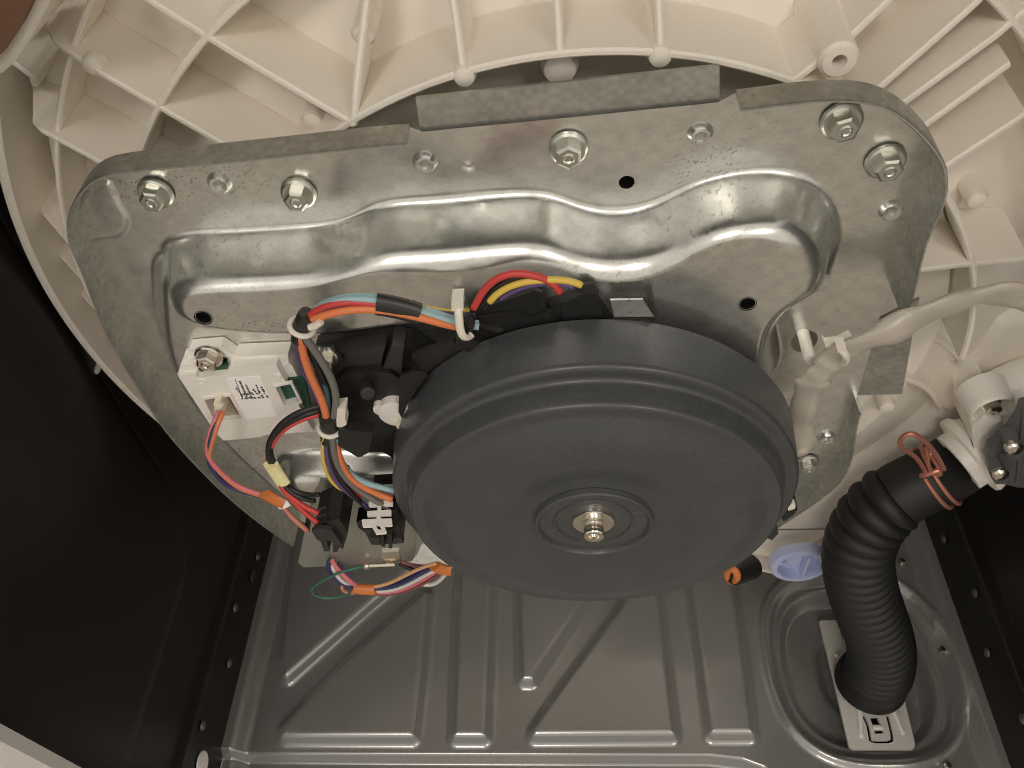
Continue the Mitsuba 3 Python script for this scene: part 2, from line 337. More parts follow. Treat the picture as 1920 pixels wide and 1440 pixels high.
# white front edge of the left side, at the lower left of the view
e0, e1 = atc(-40, 1384, XL + .012, 0), atc(215, 1512, XL + .012, 0)
dirv = (e1 - e0) / np.linalg.norm(e1 - e0)
nrm = np.cross(dirv, [1, 0, 0]); nrm /= np.linalg.norm(nrm)
if nrm[1] > 0: nrm = -nrm
def sec(p): return [p + np.array([-.012, 0, 0]) + nrm * -.006, p + np.array([.010, 0, 0]) - nrm * .006, p + np.array([.013, 0, 0]) + nrm * .002, p + np.array([.006, 0, 0]) + nrm * .017, p + nrm * .020, p + np.array([-.03, 0, 0]) + nrm * .022]
A_, B_ = sec(e0 - dirv * .1), sec(e1 + dirv * .1)
rv = np.array(A_ + B_); rf = [[k, k + 1, k + 7, k + 6] for k in range(5)]
add(cab + '__rim', (rv, np.array(rf)), 'white_paint', 'C', smooth=12, label='white bevelled rim of the cabinet opening')

# ================================================================== tub
tub = thing('plastic_tub', 'big white plastic washing tub seen from below, its bottom stiffened by a web of ribs', 'tub')
RIM = .300
def ring(r, y, depth, th, a0=0, a1=2 * np.pi, n=120):
    t = np.linspace(a0, a1, n); return strip(np.c_[r * np.cos(t), np.full(n, y), r * np.sin(t)], depth, th)
CELL = .035
t = [(.06, .090), (.165, .090), (RIB0 - .003, .090), (RIB0, cone(RIB0) + CELL)] + [(r, cone(r) + CELL) for r in np.linspace(.19, .285, 8)] + [(.293, .172), (RIM - .001, .20), (RIM, .60)]
add(tub + '__floor', lathe([(r, -y) for r, y in t], (0, 0, 0), (0, -1, 0), 180), 'tub_plastic', smooth=30)
add(tub + '__rim', ring(RIM - .003, cone(RIM), .45, .0048, math.radians(16), math.radians(262), 160), 'tub_plastic')
add(tub + '__ring', ring(RIB0, cone(RIB0), CELL + .006, .0030, math.radians(4), math.radians(205)), 'tub_plastic')
add(tub + '__ring', ring(.228, cone(.228), CELL, .0028, math.radians(14), math.radians(255)), 'tub_plastic')
add(tub + '__ring', ring(.266, cone(.266) + .004, CELL - .004, .0026, math.radians(22), math.radians(255)), 'tub_plastic')
def rib(pts, th=.0029):
    P = np.array([atcone(p[0], p[1], p[2] if len(p) > 2 else 0) for p in pts])
    L = []
    for a, b in zip(P[:-1], P[1:]): L += [a + (b - a) * k / 6 for k in range(6)]
    L = np.array(L + [P[-1]])
    rr = np.hypot(L[:, 0], L[:, 2])
    add(tub + '__rib', strip(L, np.maximum(cone(rr) + CELL - L[:, 1], .004), th), 'tub_plastic')
for pts in [
    [(91, 2, .034), (91, 62, .006), (100, 80, 0), (172, 130), (340, 228), (425, 277), (560, 358)],
    [(62, 155, .030), (62, 232, .006), (75, 246, 0), (135, 278), (215, 322), (330, 386)],
    [(-5, 100), (22, 118, 0), (58, 145, 0), (64, 165, .030)],
    [(258, -10), (430, 98), (662, 236)],
    [(846, -20), (858, 60), (870, 148)], [(1043, -20), (1050, 102)], [(1234, -20), (1240, 108)],
    [(1480, 162), (1540, 116), (1600, 68), (1680, -8)],
    [(1560, 245), (1645, 172), (1812, 26), (1845, -5)], [(1600, 270), (1690, 200), (1866, 72), (1925, 22)], [(1640, 308), (1735, 238), (1895, 122)], [(1680, 376), (1772, 316), (1925, 216)],
    [(1716, 510), (1800, 500), (1925, 488)],
    [(-10, 800), (180, 700)], [(690, -20), (672, 120), (662, 236)],
]: rib(pts)
def peg(px, py, bx, by, r=.0045, dy=0., L=.035):
    a = atcone(px, py, dy); add(tub + '__peg', rod(a + [0, L, 0], a, r, 16, .6), 'tub_plastic')
peg(680, 70, 0, 0, .0045, .008, .05); peg(870, 148, 0, 0, .0044); peg(1239, 110, 0, 0, .0046)
peg(172, 128, 0, 0, .0046, -.0006, .006); peg(1834, 380, 0, 0, .0046, .02); peg(1664, 768, 0, 0, .0046, .02, .03); peg(1050, 135, 0, 0, .007, .012, .03); peg(585, 232, 0, 0, .0045, .012, .03)
P = spline([at(88, -30, .076), at(72, 0, .076), at(45, 52, .076), at(10, 106, .076), at(-20, 130, .076)], 24)
add(tub + '__outer_lip', strip(P, .05, .0062), 'tub_plastic')
c = atcone(1574, 116, -.006)
add(tub + '__boss', lathe([(.0026, -.02), (.0026, .0), (.0056, 0), (.0068, -.0015), (.0095, -.06)], c, (0, -1, 0), 28), 'tub_plastic')
def block(name, px, yf, yb, r, mat='tub_plastic'):
    add(tub + '__' + name, prism(xz(px, yf), yf, yb, r), mat, smooth=40)
out_s = [(1180, 1075), (1300, 1072), (1400, 1064), (1450, 1075), (1500, 1066), (1600, 1010), (1700, 968), (1790, 905), (1880, 830), (1970, 740)]
in_s = [(1970, 500), (1860, 505), (1760, 560), (1690, 690), (1630, 780), (1540, 870), (1400, 930), (1180, 960)]
YS = .121
inner = np.array(xz(in_s + [(1180, 300), (1970, 300)], YS)); op = np.array(Polygon(xz(out_s + in_s, YS)).buffer(.010).buffer(-.010).segmentize(.003).exterior.coords)[:-1]
def sumph(P):
    d = -sdist(P, inner)
    return YS + .055 * sm(1 - d / .045) + .0015 * (meshkit.fbm(np.c_[P * 30, 0 * P[:, 0]], 2) - .5)
lo_, hi_ = op.min(0), op.max(0)
P, q, h = sheet(np.arange(lo_[0], hi_[0] + .003, .003), np.arange(lo_[1], hi_[1] + .003, .003), sumph, op)
add(tub + '__sump', (np.c_[P[:, 0], h, P[:, 1]], q[:, ::-1]), 'tub_plastic', smooth=True)
L = np.array([at(a, b, YS + .001) for a, b in out_s]); add(tub + '__sump_wall', strip(spline(L, 60), .15, .003), 'tub_plastic')
for a in np.radians([168, 174, 180, 186, 192, 198, 204, 210, 217, 224, 231]):     # gussets along the outer wall
    r0, r1 = .266, RIM - .004
    P0 = np.array([[r * math.cos(a), cone(.262) + .010 + k * .010, r * math.sin(a)] for k, r in enumerate(np.linspace(r0, r1, 4))])
    add(tub + '__gusset', strip(P0, .03, .002), 'tub_plastic')

def web(pts, dep, th=.003, name='swirl_rib'):
    P = spline([atcone(*p) for p in pts], 30); add(tub + '__' + name, strip(P, dep, th), 'tub_plastic')
web([(1600, 668, 0.032), (1660, 640, 0.032), (1720, 630, 0.032), (1775, 650, 0.032), (1815, 700, 0.032), (1830, 730, 0.034)], .03)
web([(1640, 712, 0.022), (1680, 712, 0.022), (1722, 722, 0.022), (1756, 752, 0.022), (1780, 768, 0.022), (1815, 745, 0.022)], .03)
web([(1780, 768, 0.024), (1720, 830, 0.034), (1660, 900, 0.038)], .03)
for k, pts in enumerate([[(1640, 712), (1690, 712), (1730, 728), (1764, 760), (1782, 768), (1812, 746), (1796, 690), (1752, 655), (1700, 650), (1640, 668)]]):
    add(tub + '__swirl_web', prism(xz(pts, .114), .114, .118, .001), 'tub_plastic')

# ================================================================== motor plate
YF, H1, HM, H2 = .056, .027, .013, .022
left_px = [(768, 237), (693, 243), (520, 262), (365, 278), (255, 289), (206, 300), (178, 320), (158, 350), (148, 385), (152, 420), (171, 457), (204, 537), (237, 603), (277, 669), (328, 749), (401, 836), (470, 905), (560, 975)]
right_px = [(1380, 173), (1457, 163), (1548, 155), (1621, 160), (1676, 184), (1722, 226), (1744, 260), (1748, 284), (1743, 325), (1717, 388), (1694, 482), (1672, 536)]
low_px0 = [(1606, 745), (1592, 800), (1576, 850), (1530, 896), (1480, 931), (1440, 960)]
out_px = left_px[::-1][1:] and (left_px + [(760, 1060), (1100, 1080), (1400, 1000)] + low_px0[::-1] + [(1630, 665), (1648, 597)] + right_px[::-1] + [(1348, 192), (1000, 227), (792, 247)])
outl = Polygon(xz(out_px, YF)).buffer(.004).buffer(-.008).buffer(.004)
outl = np.array(outl.segmentize(.002).exterior.coords)[:-1]
base_px = [(322, 438), (450, 424), (560, 417), (640, 408), (682, 388), (725, 371), (800, 363), (900, 354), (985, 350), (1040, 357), (1090, 374), (1150, 382), (1220, 372), (1285, 345), (1350, 323),
           (1420, 312), (1485, 312), (1540, 332), (1575, 372), (1588, 425), (1580, 470), (1570, 510), (1560, 540)]
base_front = [(1535, 590, .004, -.006), (1490, 612, .004, -.006), (1462, 650, .005, -.003), (1456, 700, .006, 0), (1450, 780, .006, 0), (1250, 850, 0, 0), (1000, 850, 0, 0), (950, 720, 0, -.004), (900, 652, 0, -.006), (800, 624, 0, -.006),
              (700, 630, 0, -.006), (600, 640, 0, -.006), (480, 640, 0, -.006), (420, 635, -.004, -.006), (376, 624, -.004, -.005)]
base_left = [(318, 560), (308, 515), (300, 482), (300, 458)]
top_px = [(343, 585), (348, 562), (376, 553), (480, 549), (600, 537), (680, 519), (760, 514), (880, 508), (980, 496), (1040, 503), (1090, 520), (1150, 530), (1220, 520), (1290, 487), (1340, 461), (1400, 449), (1450, 455), (1488, 480), (1508, 520), (1505, 548),
          (1470, 575), (1436, 610), (1420, 660), (1415, 720), (1400, 780), (1250, 800), (1000, 800), (960, 700), (900, 632), (800, 606), (700, 614), (600, 624), (480, 624), (420, 618), (366, 606)]
base = closed(xz(base_px, YF) + [tuple(at(a, b, YF - H1)[[0, 2]] + np.array([dx, dz])) for a, b, dx, dz in base_front] + xz(base_left, YF), 280)
topo = closed(xz(top_px, YF - H1), 260)
mid_px = [(560, 450), (400, 458), (320, 462), (296, 468), (284, 488), (284, 520), (292, 600), (325, 690), (380, 770), (440, 835), (500, 890), (560, 940), (700, 990), (1000, 1000), (1300, 960), (1430, 850), (1450, 800), (1400, 650), (800, 520)]
mid = closed(xz(mid_px, YF), 160)
low_px = [(520, 850), (545, 838), (620, 832), (760, 838), (900, 850), (1000, 900), (900, 1000), (760, 985), (640, 965), (560, 935), (515, 893)]
low = closed(xz(low_px, YF - HM), 120)
pocket = None
corner = closed(xz([(140, 400), (170, 352), (205, 338), (222, 372), (240, 405), (238, 428), (215, 445), (190, 447), (170, 458), (140, 470)], YF), 60)
def prof(d, w): # tight foot, generous shoulder
    t = np.clip(d / w, 0, 1); t = t ** .82; return t * t * t * (t * (6 * t - 15) + 10)
def blend(P):
    a, b = np.maximum(sdist(P, base), 0), np.maximum(-sdist(P, topo), 0)
    return ramp(a / (a + b + 1e-9) * .0150, H1, .0042, .0100, 75)
def plateh(P):
    h = blend(P)
    hm = ramp(sdist(P, mid), HM, .004, .005, 70)
    h = np.maximum(h, hm)
    h = np.maximum(h, hm + ramp(sdist(P, low), H2 * .7, .006, .010, 65))
    h += .0013 * sm(sdist(P, corner) / .0010)
    for px, py, r in [(878, 310, .0016)]:
        c = at(px, py, YF)[[0, 2]]; h += .0008 * np.exp(-((P - c) ** 2).sum(1) / r ** 2)
    h += .00035 * (meshkit.fbm(np.c_[P * 45, 0 * P[:, 0]], 2) - .5)
    return YF - h
holes_px = [(1175, 342, YF, .0030), (381, 597, YF - H1, .0032), (1402, 571, YF - H1, .0030)]
hp = []
for px, py, y, r in holes_px:
    c = at(px, py, y)[[0, 2]]; a = np.linspace(0, 2 * np.pi, 24, endpoint=False); hp.append(np.c_[c[0] + r * np.cos(a), c[1] + r * np.sin(a)])
c = at(1508, 640, YF)[[0, 2]]; hp.append(np.array(affinity.scale(Point(0, 0).buffer(.0058), 1.0, 1.25).exterior.coords)[:-1] + c)
lo, hi = outl.min(0), outl.max(0)
plate = thing('motor_plate', 'galvanised pressed steel motor plate with a stepped raised field, bolted under the white tub', 'metal plate')
P, q, h = sheet(np.arange(lo[0] - .002, hi[0] + .002, .00078), np.arange(lo[1] - .002, hi[1] + .002, .00078), plateh, outl, hp)
add(plate + '__sheet', (np.c_[P[:, 0], h, P[:, 1]], q[:, ::-1]), 'galvanised', smooth=True)
def lip(px, hgt, th=.0014, name='lip', y=YF):
    L = spline([at(a, b, y) for a, b in px], 70)
    h = np.interp(np.linspace(0, 1, 70), np.linspace(0, 1, len(hgt)), hgt)
    L[:, 1] -= h
    add(plate + '__' + name, strip(L, h + .0004, th), 'galvanised_edge', smooth=40)
lip(left_px, [.0115, .0115, .0115, .0125, .0165, .019, .019, .018])
lip(right_px, [.0115, .0115, .0125, .016, .018, .018, .018])
lip(low_px0, [.010, .014, .014])
# tabs folded back from the plate's edges
def tab(px4, y0, y1, name='tab'):
    a, b = at(*px4[0], y0), at(*px4[1], y0); c, d = at(*px4[2], y1), at(*px4[3], y1)
    n = np.cross(b - a, d - a); n /= np.linalg.norm(n); th = n * .0014
    v = np.array([a, b, c, d, a + th, b + th, c + th, d + th])
    f = np.array([[0, 1, 2, 3], [7, 6, 5, 4], [0, 4, 5, 1], [1, 5, 6, 2], [2, 6, 7, 3], [3, 7, 4, 0]])
    m = as_tm((v, f)); m.fix_normals(); add(plate + '__' + name, m, 'galvanised_edge', smooth=False)
tab([(790, 252), (1348, 196), (1348, 119), (780, 180)], YF + .0030, YF + .0032)
tab([(1560, 640), (1585, 738), (1690, 735), (1722, 556)], YF + .010, YF + .0102)
def bolt(parent, p, name='bolt', s=1.0, spin=None, mat='steel_bolt', washer=True, axis=(0, -1, 0)):
    k = key(parent + '__' + name); a = np.asarray(axis, float); p = np.asarray(p, float)
    spin = rng.uniform(0, 60) if spin is None else spin
    hexa = lathe([(1e-5, .0068 * s), (.0042 * s, .0068 * s), (.0053 * s, .0062 * s), (.0054 * s, .001 * s)], (0, 0, 0), (0, 0, 1), 6)
    hexa.apply_transform(trimesh.transformations.rotation_matrix(math.radians(spin), [0, 0, 1]))
    hexa.apply_transform(trimesh.geometry.align_vectors([0, 0, 1], a)); hexa.apply_translation(p)
    dim = lathe([(1e-5, .0066 * s), (.0012 * s, .0067 * s), (.0018 * s, .0072 * s), (.0024 * s, .00685 * s)], p, a, 16)
    add(k + '__head', [hexa, dim], mat, smooth=False)
    if washer: add(k + '__washer', lathe([(.003 * s, .0018 * s), (.0064 * s, .0018 * s), (.0073 * s, .0012 * s), (.0076 * s, 0)], p, a, 32), mat, smooth=30)
    return k
for px, py, s in [(292, 362, .92), (560, 362, .92), (1066, 278, .95), (1578, 226, .98), (1660, 302, .98), (1514, 866, .80)]:
    bolt(plate, at(px, py, YF - .001), s=s)
for px, py in [(412, 342), (797, 303), (1313, 250), (1670, 392), (1549, 818)]:
    add(plate + '__collar', lathe([(.0018, .0004), (.0022, .0022), (.0034, .0024), (.0042, .0014), (.0048, 0)], at(px, py, YF), (0, -1, 0), 24), 'galvanised', smooth=30)
    add(plate + '__collar_hole', lathe([(1e-5, .0010), (.0021, .0010)], at(px, py, YF), (0, -1, 0), 16), 'galvanised_dull')
for px, py, y, r in holes_px:
    add(plate + '__hole', lathe([(r + .0005, 0), (r, -.0008), (r, -.004), (1e-5, -.004)], at(px, py, y), (0, -1, 0), 24), 'hole_shade')
# locating pin of the tub, poking through the plate
add(tub + '__pin', rod(at(1507, 628, YF) + [0, .02, 0], at(1519, 676, .0385), .0026, 20, .5), 'white_plastic')

# ================================================================== drive cover (the round dark drum)
rot = thing('drive_cover', 'round dark grey plastic drive cover with stepped rim and dished face', 'drive cover')
R = .09
def fillet(pts, n=7):
    """Rounds the corners of a profile: pts = [(r, y, corner radius)]."""
    out = [pts[0][:2]]
    for p, c, q_ in zip(pts[:-2], pts[1:-1], pts[2:]):
        a, b, d_ = np.array(p[:2]), np.array(c[:2]), np.array(q_[:2]); rad = c[2] if len(c) > 2 else 0
        u, v = (a - b) / np.linalg.norm(a - b), (d_ - b) / np.linalg.norm(d_ - b)
        if rad == 0: out.append(tuple(b)); continue
        ph = math.acos(np.clip(u @ v, -1, 1)); t_ = min(rad / math.tan(ph / 2), .49 * np.linalg.norm(a - b), .49 * np.linalg.norm(d_ - b))
        for k in np.linspace(0, 1, n):
            out.append(tuple((1 - k) ** 2 * (b + u * t_) + 2 * k * (1 - k) * b + k * k * (b + v * t_)))
    return out + [pts[-1][:2]]
dish = [(r, y) for r, y in spline(np.array([(.0765, .0126), (.0720, .0147), (.0650, .0178), (.0590, .0191), (.0530, .0189), (.0460, .0170), (.0400, .0147), (.0345, .0127), (.0305, .0121), (.0275, .0124)]), 40)]
pf = fillet([(.086, -.0222), (.0923, -.0224, .0004), (.0907, .0014, .0030), (.0838, .0012, .0028), (.0818, .0130, .0034), (.0765, .0126)]) + dish[1:] + [(.0262, .0128)]
body = lathe(pf, (0, 0, 0), (0, -1, 0), 220)
add(rot + '__shell', body, 'rotor_plastic', smooth=28)
add(rot + '__hub', lathe([(.0268, .0130), (.0264, .0154), (.0258, .0160), (.0250, .0160), (.0244, .0154), (.0238, .0138), (.0180, .0135), (.0176, .0143), (.0168, .0144), (.0164, .0134), (.011, .0126), (.009, .0122), (1e-5, .0122)], (0, 0, 0), (0, -1, 0), 96), 'rotor_plastic', smooth=28)
for k in range(6):
    a = math.radians(20 + 60 * k); u = np.array([math.cos(a), 0, math.sin(a)])
    add(rot + '__rib', tube([u * .0180 + [0, -.0134, 0], u * .0240 + [0, -.0136, 0]], .0004, 6), 'rotor_plastic')
kb = key(rot + '__bolt')
add(kb + '__washer', lathe([(.0035, .0082), (.0078, .0082), (.0092, .0080), (.0096, .0072), (.0096, .006)], (0, -.0062, 0), (0, -1, 0), 48), 'steel_bright', smooth=30)
add(kb + '__shaft', lathe([(.0051, .0082), (.0050, 0.00894), (.0044, 0.00919), (.0046, 0.00944), (.0046, 0.01242), (.0042, 0.01254), (.0042, 0.01304), (.0047, 0.01322), (.0047, 0.01440), (.0043, 0.01490), (.0030, 0.01502), (.0026, 0.01490), (.0024, 0.01335), (1e-5, 0.01335)], (0, -.0062, 0), (0, -1, 0), 40), 'steel_bright', smooth=30)
#DETAILS
# ================================================================== motor body behind the cover
mot = thing('drive_motor', 'black motor in the gap behind the round drive cover', 'motor')
add(mot + '__core', lathe([(1e-5, -.0215), (.083, -.0215), (.0835, -.0225), (.0835, -.034), (1e-5, -.034)], (0, 0, 0), (0, -1, 0), 96), 'black_plastic')
def pp(name, px, yf, yb, mat, r=.0006, label=None, smooth=25):
    """Block whose front outline at depth yf is given, reaching back to yb."""
    return add(name, prism(xz(px, yf), yf, yb, r), mat, label=label, smooth=smooth)
pp(mot + '__terminal_block', [(1030, 575), (1080, 556), (1118, 560), (1150, 610), (1140, 640), (1040, 640)], .0245, .030, 'black_plastic')
pp(mot + '__terminal_block', [(1052, 570), (1102, 548), (1118, 552), (1134, 600), (1060, 625)], .0236, .0245, 'black_plastic')
pp(mot + '__terminal_block', [(1088, 536), (1112, 530), (1124, 548), (1096, 556)], .0236, .0250, 'dark_plastic')
pp(mot + '__bracket', [(1144, 563), (1206, 562), (1226, 594), (1152, 594)], .0225, .0235, 'galvanised')
pp(mot + '__bracket', [(1216, 560), (1226, 566), (1230, 600), (1216, 600)], .024, .026, 'dark_plastic')
pp(mot + '__foot', [(1462, 968), (1488, 938), (1496, 955), (1488, 966), (1470, 978)], .018, .034, 'black_plastic')
pp(mot + '__foot_tip', [(1477, 953), (1486, 942), (1492, 948), (1490, 954), (1478, 958)], .0155, .0185, 'white_plastic')
pp(mot + '__grey_lug', [(1438, 995), (1455, 985), (1460, 1000), (1448, 1013), (1436, 1008)], .03, .034, 'dark_plastic')

# ------------------------------------------------------------------ cable guide
gd = thing('cable_guide', 'pointed black plastic cable guide above the drive cover', 'cable guide')
pp(gd + '__body', [(868, 600), (882, 582), (940, 566), (1004, 545), (1016, 549), (1024, 577), (1060, 622), (1000, 640), (930, 636), (880, 618)], .0236, .0255, 'black_plastic')
pp(gd + '__foot', [(920, 620), (1060, 610), (1060, 660), (920, 670)], .0255, .030, 'black_plastic')
pp(gd + '__ridge', [(876, 594), (964, 583), (1000, 594), (1036, 578), (1040, 583), (1002, 602), (962, 589), (880, 602)], .0228, .0238, 'black_plastic', .0003)
pp(gd + '__ridge', [(880, 604), (930, 614), (944, 619), (936, 624), (900, 614)], .0228, .0238, 'dark_plastic', .0003)
pp(gd + '__hook', [(868, 606), (886, 596), (890, 612), (876, 640), (862, 634)], .006, .009, 'black_plastic')
pp(gd + '__hook', [(855, 636), (876, 632), (900, 645), (880, 660), (854, 654)], .014, .019, 'black_plastic')

# ------------------------------------------------------------------ clutch actuator
act = thing('clutch_actuator', 'black plastic clutch actuator housing between control box and drive cover', 'actuator')
pp(act + '__base', [(588, 664), (740, 648), (770, 652), (830, 690), (900, 700), (900, 800), (740, 860), (650, 812), (600, 800), (590, 700)], .030, .041, 'dark_plastic', label='dark grey base plate')
pp(act + '__upper_body', [(596, 668), (722, 650), (712, 692), (706, 688), (645, 692), (622, 718), (606, 732), (594, 700)], .024, .032, 'dark_plastic')
pp(act + '__upper_body', [(735, 648), (757, 650), (752, 704), (736, 692), (718, 692)], .022, .033, 'dark_plastic')
pp(act + '__boss', [(592, 660), (626, 652), (646, 676), (632, 698), (612, 712), (594, 700)], .021, .0225, 'black_plastic')
bolt(act, at(608, 668, .021), 'screw', .8, 20, 'steel_bright')
pp(act + '__lower_body', [(622, 722), (646, 700), (706, 696), (732, 700), (752, 712), (752, 790), (716, 836), (690, 815), (640, 800), (622, 790)], .020, .024, 'black_plastic')
pp(act + '__lower_body', [(655, 800), (740, 782), (760, 790), (760, 850), (737, 864), (728, 848), (686, 848), (678, 858), (655, 830)], .0240, .029, 'black_plastic')
pp(act + '__step', [(668, 770), (700, 764), (704, 782), (672, 788)], .0225, .0255, 'black_plastic')
pp(act + '__step', [(706, 790), (724, 786), (730, 806), (710, 810)], .0225, .0255, 'black_plastic')
pp(act + '__step', [(700, 818), (716, 814), (718, 830), (702, 834)], .0225, .0255, 'black_plastic')
add(act + '__post', rod(at(684, 710, .026), at(690, 739, .014), .0032, 20, .2), 'dark_plastic')
add(act + '__post', rod(at(640, 742, .024), at(642, 752, .0195), .0056, 20, .2), 'black_plastic')
pp(act + '__plate', [(772, 668), (796, 658), (850, 640), (880, 676), (840, 720), (796, 706)], .0245, .027, 'dark_plastic', label='brownish grey cover plate')
pp(act + '__shield', [(749, 706), (770, 700), (800, 704), (776, 738), (762, 762), (754, 786), (747, 772)], .0140, .0158, 'black_plastic')
cm = at(741, 777, .0160)
add(act + '__cam', [prism(Polygon([(cm[0] + .0074 * math.cos(t), cm[2] + .0082 * math.sin(t)) for t in np.linspace(0, 6.2, 40)]), .0160, .0205, .0009),
                    prism(Polygon([(cm[0] - .0070 + .0025 * math.cos(t), cm[2] + .0018 + .0034 * math.sin(t)) for t in np.linspace(0, 6.2, 20)]), .0170, .0205, .0006)], 'white_plastic', label='round white cam')
pp(act + '__lever', [(740, 794), (746, 788), (757, 796), (751, 806), (745, 804)], .0150, .0165, 'cream_plastic')
for dy, x0 in [(0, 652), (11, 650)]:
    add(act + '__terminal', rbox(at(670, 795 + dy, .010), (.0098, .001, .0011), .0003), 'steel_bright')
pp(act + '__plug', [(634, 808), (700, 810), (690, 850), (672, 858), (634, 836)], .004, .009, 'black_plastic')

# ------------------------------------------------------------------ control box
box = thing('control_box', 'white plastic control module with paper label, screwed to the motor plate', 'control module')
YB, YBB = .030, .0425
face = Polygon(xz([(333, 704), (366, 701), (372, 708), (425, 703), (429, 690), (518, 685), (588, 809), (415, 822), (404, 812)], YB)).buffer(-.0008).buffer(.0008)
cut_l, cut_r = Polygon(xz([(384, 747), (431, 741), (454, 781), (404, 788)], YB)), Polygon(xz([(517, 724), (545, 718), (562, 752), (534, 759)], YB))
add(box + '__housing', [prism(face.difference(cut_l).difference(cut_r), YB, YBB - .002, .0007), prism(face.buffer(-.001), YBB - .0021, YBB, 0)], 'white_plastic', smooth=25)
pp(box + '__side', [(519, 686), (541, 680), (548, 686), (606, 803), (590, 812)], YB + .0045, YBB, 'white_plastic')
pp(box + '__side', [(332, 703), (366, 700), (372, 690), (366, 683), (338, 686)], YB + .002, YBB, 'white_plastic')
pp(box + '__side', [(429, 692), (519, 687), (541, 682), (540, 664), (440, 668)], YB + .0050, YBB, 'white_plastic')
pp(box + '__lug', [(354, 655), (414, 650), (446, 672), (446, 690), (358, 694)], YBB - .006, YBB, 'white_plastic')
pp(box + '__lip', [(441, 818), (492, 813), (492, 819), (445, 824), (418, 826), (414, 821)], YB + .0012, YBB, 'white_plastic')
bolt(box, at(392, 668, YBB - .0075), 'screw', .84, 8, 'steel_bright', True, (0, -1, .08))
pp(box + '__circuit_board', [(372, 690), (426, 684), (426, 700), (372, 706)], YB + .0035, YB + .005, 'circuit_green')
pp(box + '__circuit_board', [(500, 716), (570, 708), (586, 775), (520, 775)], YB + .0032, YB + .0045, 'circuit_green')
pp(box + '__slot', [(376, 678), (426, 672), (426, 688), (374, 693)], YB + .0052, YB + .0056, 'hole_shade', 0)
for k in range(5):
    pp(box + '__pin', [(534 + 3.6 * k, 724 + 6.5 * k), (548 + 3.6 * k, 722 + 6.5 * k), (548 + 3.6 * k, 723.6 + 6.5 * k), (534 + 3.6 * k, 725.6 + 6.5 * k)], YB + .0018, YB + .0034, 'wire_green', 0)
def frame(cx, grow, th=.0009):
    return cx.buffer(grow, join_style=2).difference(cx)
add(box + '__socket_frame', prism(frame(cut_l, .0013), YB - .0009, YB + .0005, .0003), 'white_plastic')
add(box + '__socket_frame', prism(frame(cut_r, .0011), YB - .0007, YB + .0005, .0003), 'white_plastic')
pp(box + '__socket_floor', [(380, 744), (434, 738), (458, 790), (400, 796)], YB + .0048, YB + .0060, 'socket_tan')
pp(box + '__socket_wall', [(408, 752), (428, 748), (446, 777), (424, 781)], YB + .0016, YB + .005, 'socket_tan')
lab = Polygon(xz([(424, 709), (487, 704), (521, 779), (459, 785)], YB)).buffer(-.0012).buffer(.0012)
lk = add(box + '__label', prism(lab, YB - .0003, YB + .0002, 0), 'paper_label', label='white paper label with rows of small print')
rows = [(441, 711, 455, 748, .45), (449, 714, 465, 748, 1), (461, 721, 473, 748, .8), (480, 721, 487, 738, .7), (474, 729, 484, 740, .9), (442.5, 727, 450, 736, 1), (451, 738, 455, 744, 1),
        (456, 737, 460, 741, 1.1), (463, 737, 467, 741, 1.1), (470, 735, 476, 741, 1.1), (485, 733, 489, 737, 1), (488, 726, 494, 727, 1), (490, 730, 496, 731, 1), (492, 733, 498, 734, 1), (494, 737, 499, 738, 1),
        (452, 746.5, 457, 748, 1.2), (459, 745, 464, 748.5, 1.2), (467, 744, 472, 748, 1), (475, 744, 480, 748, 1.2), (484, 744, 488, 747, 1.2), (490, 740, 494, 747, 1.1), (499, 741, 503, 746, 1)]
ink = []
for x0, y0, x1, y1, w in rows:
    a, b = at(x0, y0, YB - .0003), at(x1, y1, YB - .0003); L = np.linalg.norm(b - a); n = max(1, int(L / .0011)); u = (b - a) / L; s = np.array([u[2], 0, -u[0]]) * .00048 * w
    for k in range(n):
        p, r_ = a + u * L * (k + .08) / n, a + u * L * (k + .08 + rng.uniform(.55, .85)) / n
        ink.append(prism([tuple((p - s)[[0, 2]]), tuple((p + s)[[0, 2]]), tuple((r_ + s * rng.uniform(.6, 1))[[0, 2]]), tuple((r_ - s)[[0, 2]])], YB - .00045, YB - .0002, 0))
add(box + '__print', ink, 'ink', label='tiny rows of dark print')
add(box + '__dimple', lathe([(1e-5, .0003), (.0010, .0006), (.0016, .0004), (.0018, 0)], at(521, 705, YB), (0, -1, 0), 16), 'white_plastic')
add(box + '__dimple', lathe([(1e-5, .0001), (.0012, .0002), (.0018, .0005), (.0021, 0)], at(378, 715, YB), (0, -1, 0), 16), 'white_plastic')
plug = thing('sensor_plug', 'small cream plug pushed into the left socket of the white control module', 'plug')
pp(plug + '__body', [(400, 757), (412, 755), (421, 774), (408, 778)], .0245, .033, 'cream_plastic')
pp(plug + '__mouth', [(401, 768), (416, 766), (418, 777), (405, 780)], .0225, .0255, 'natural_nylon')

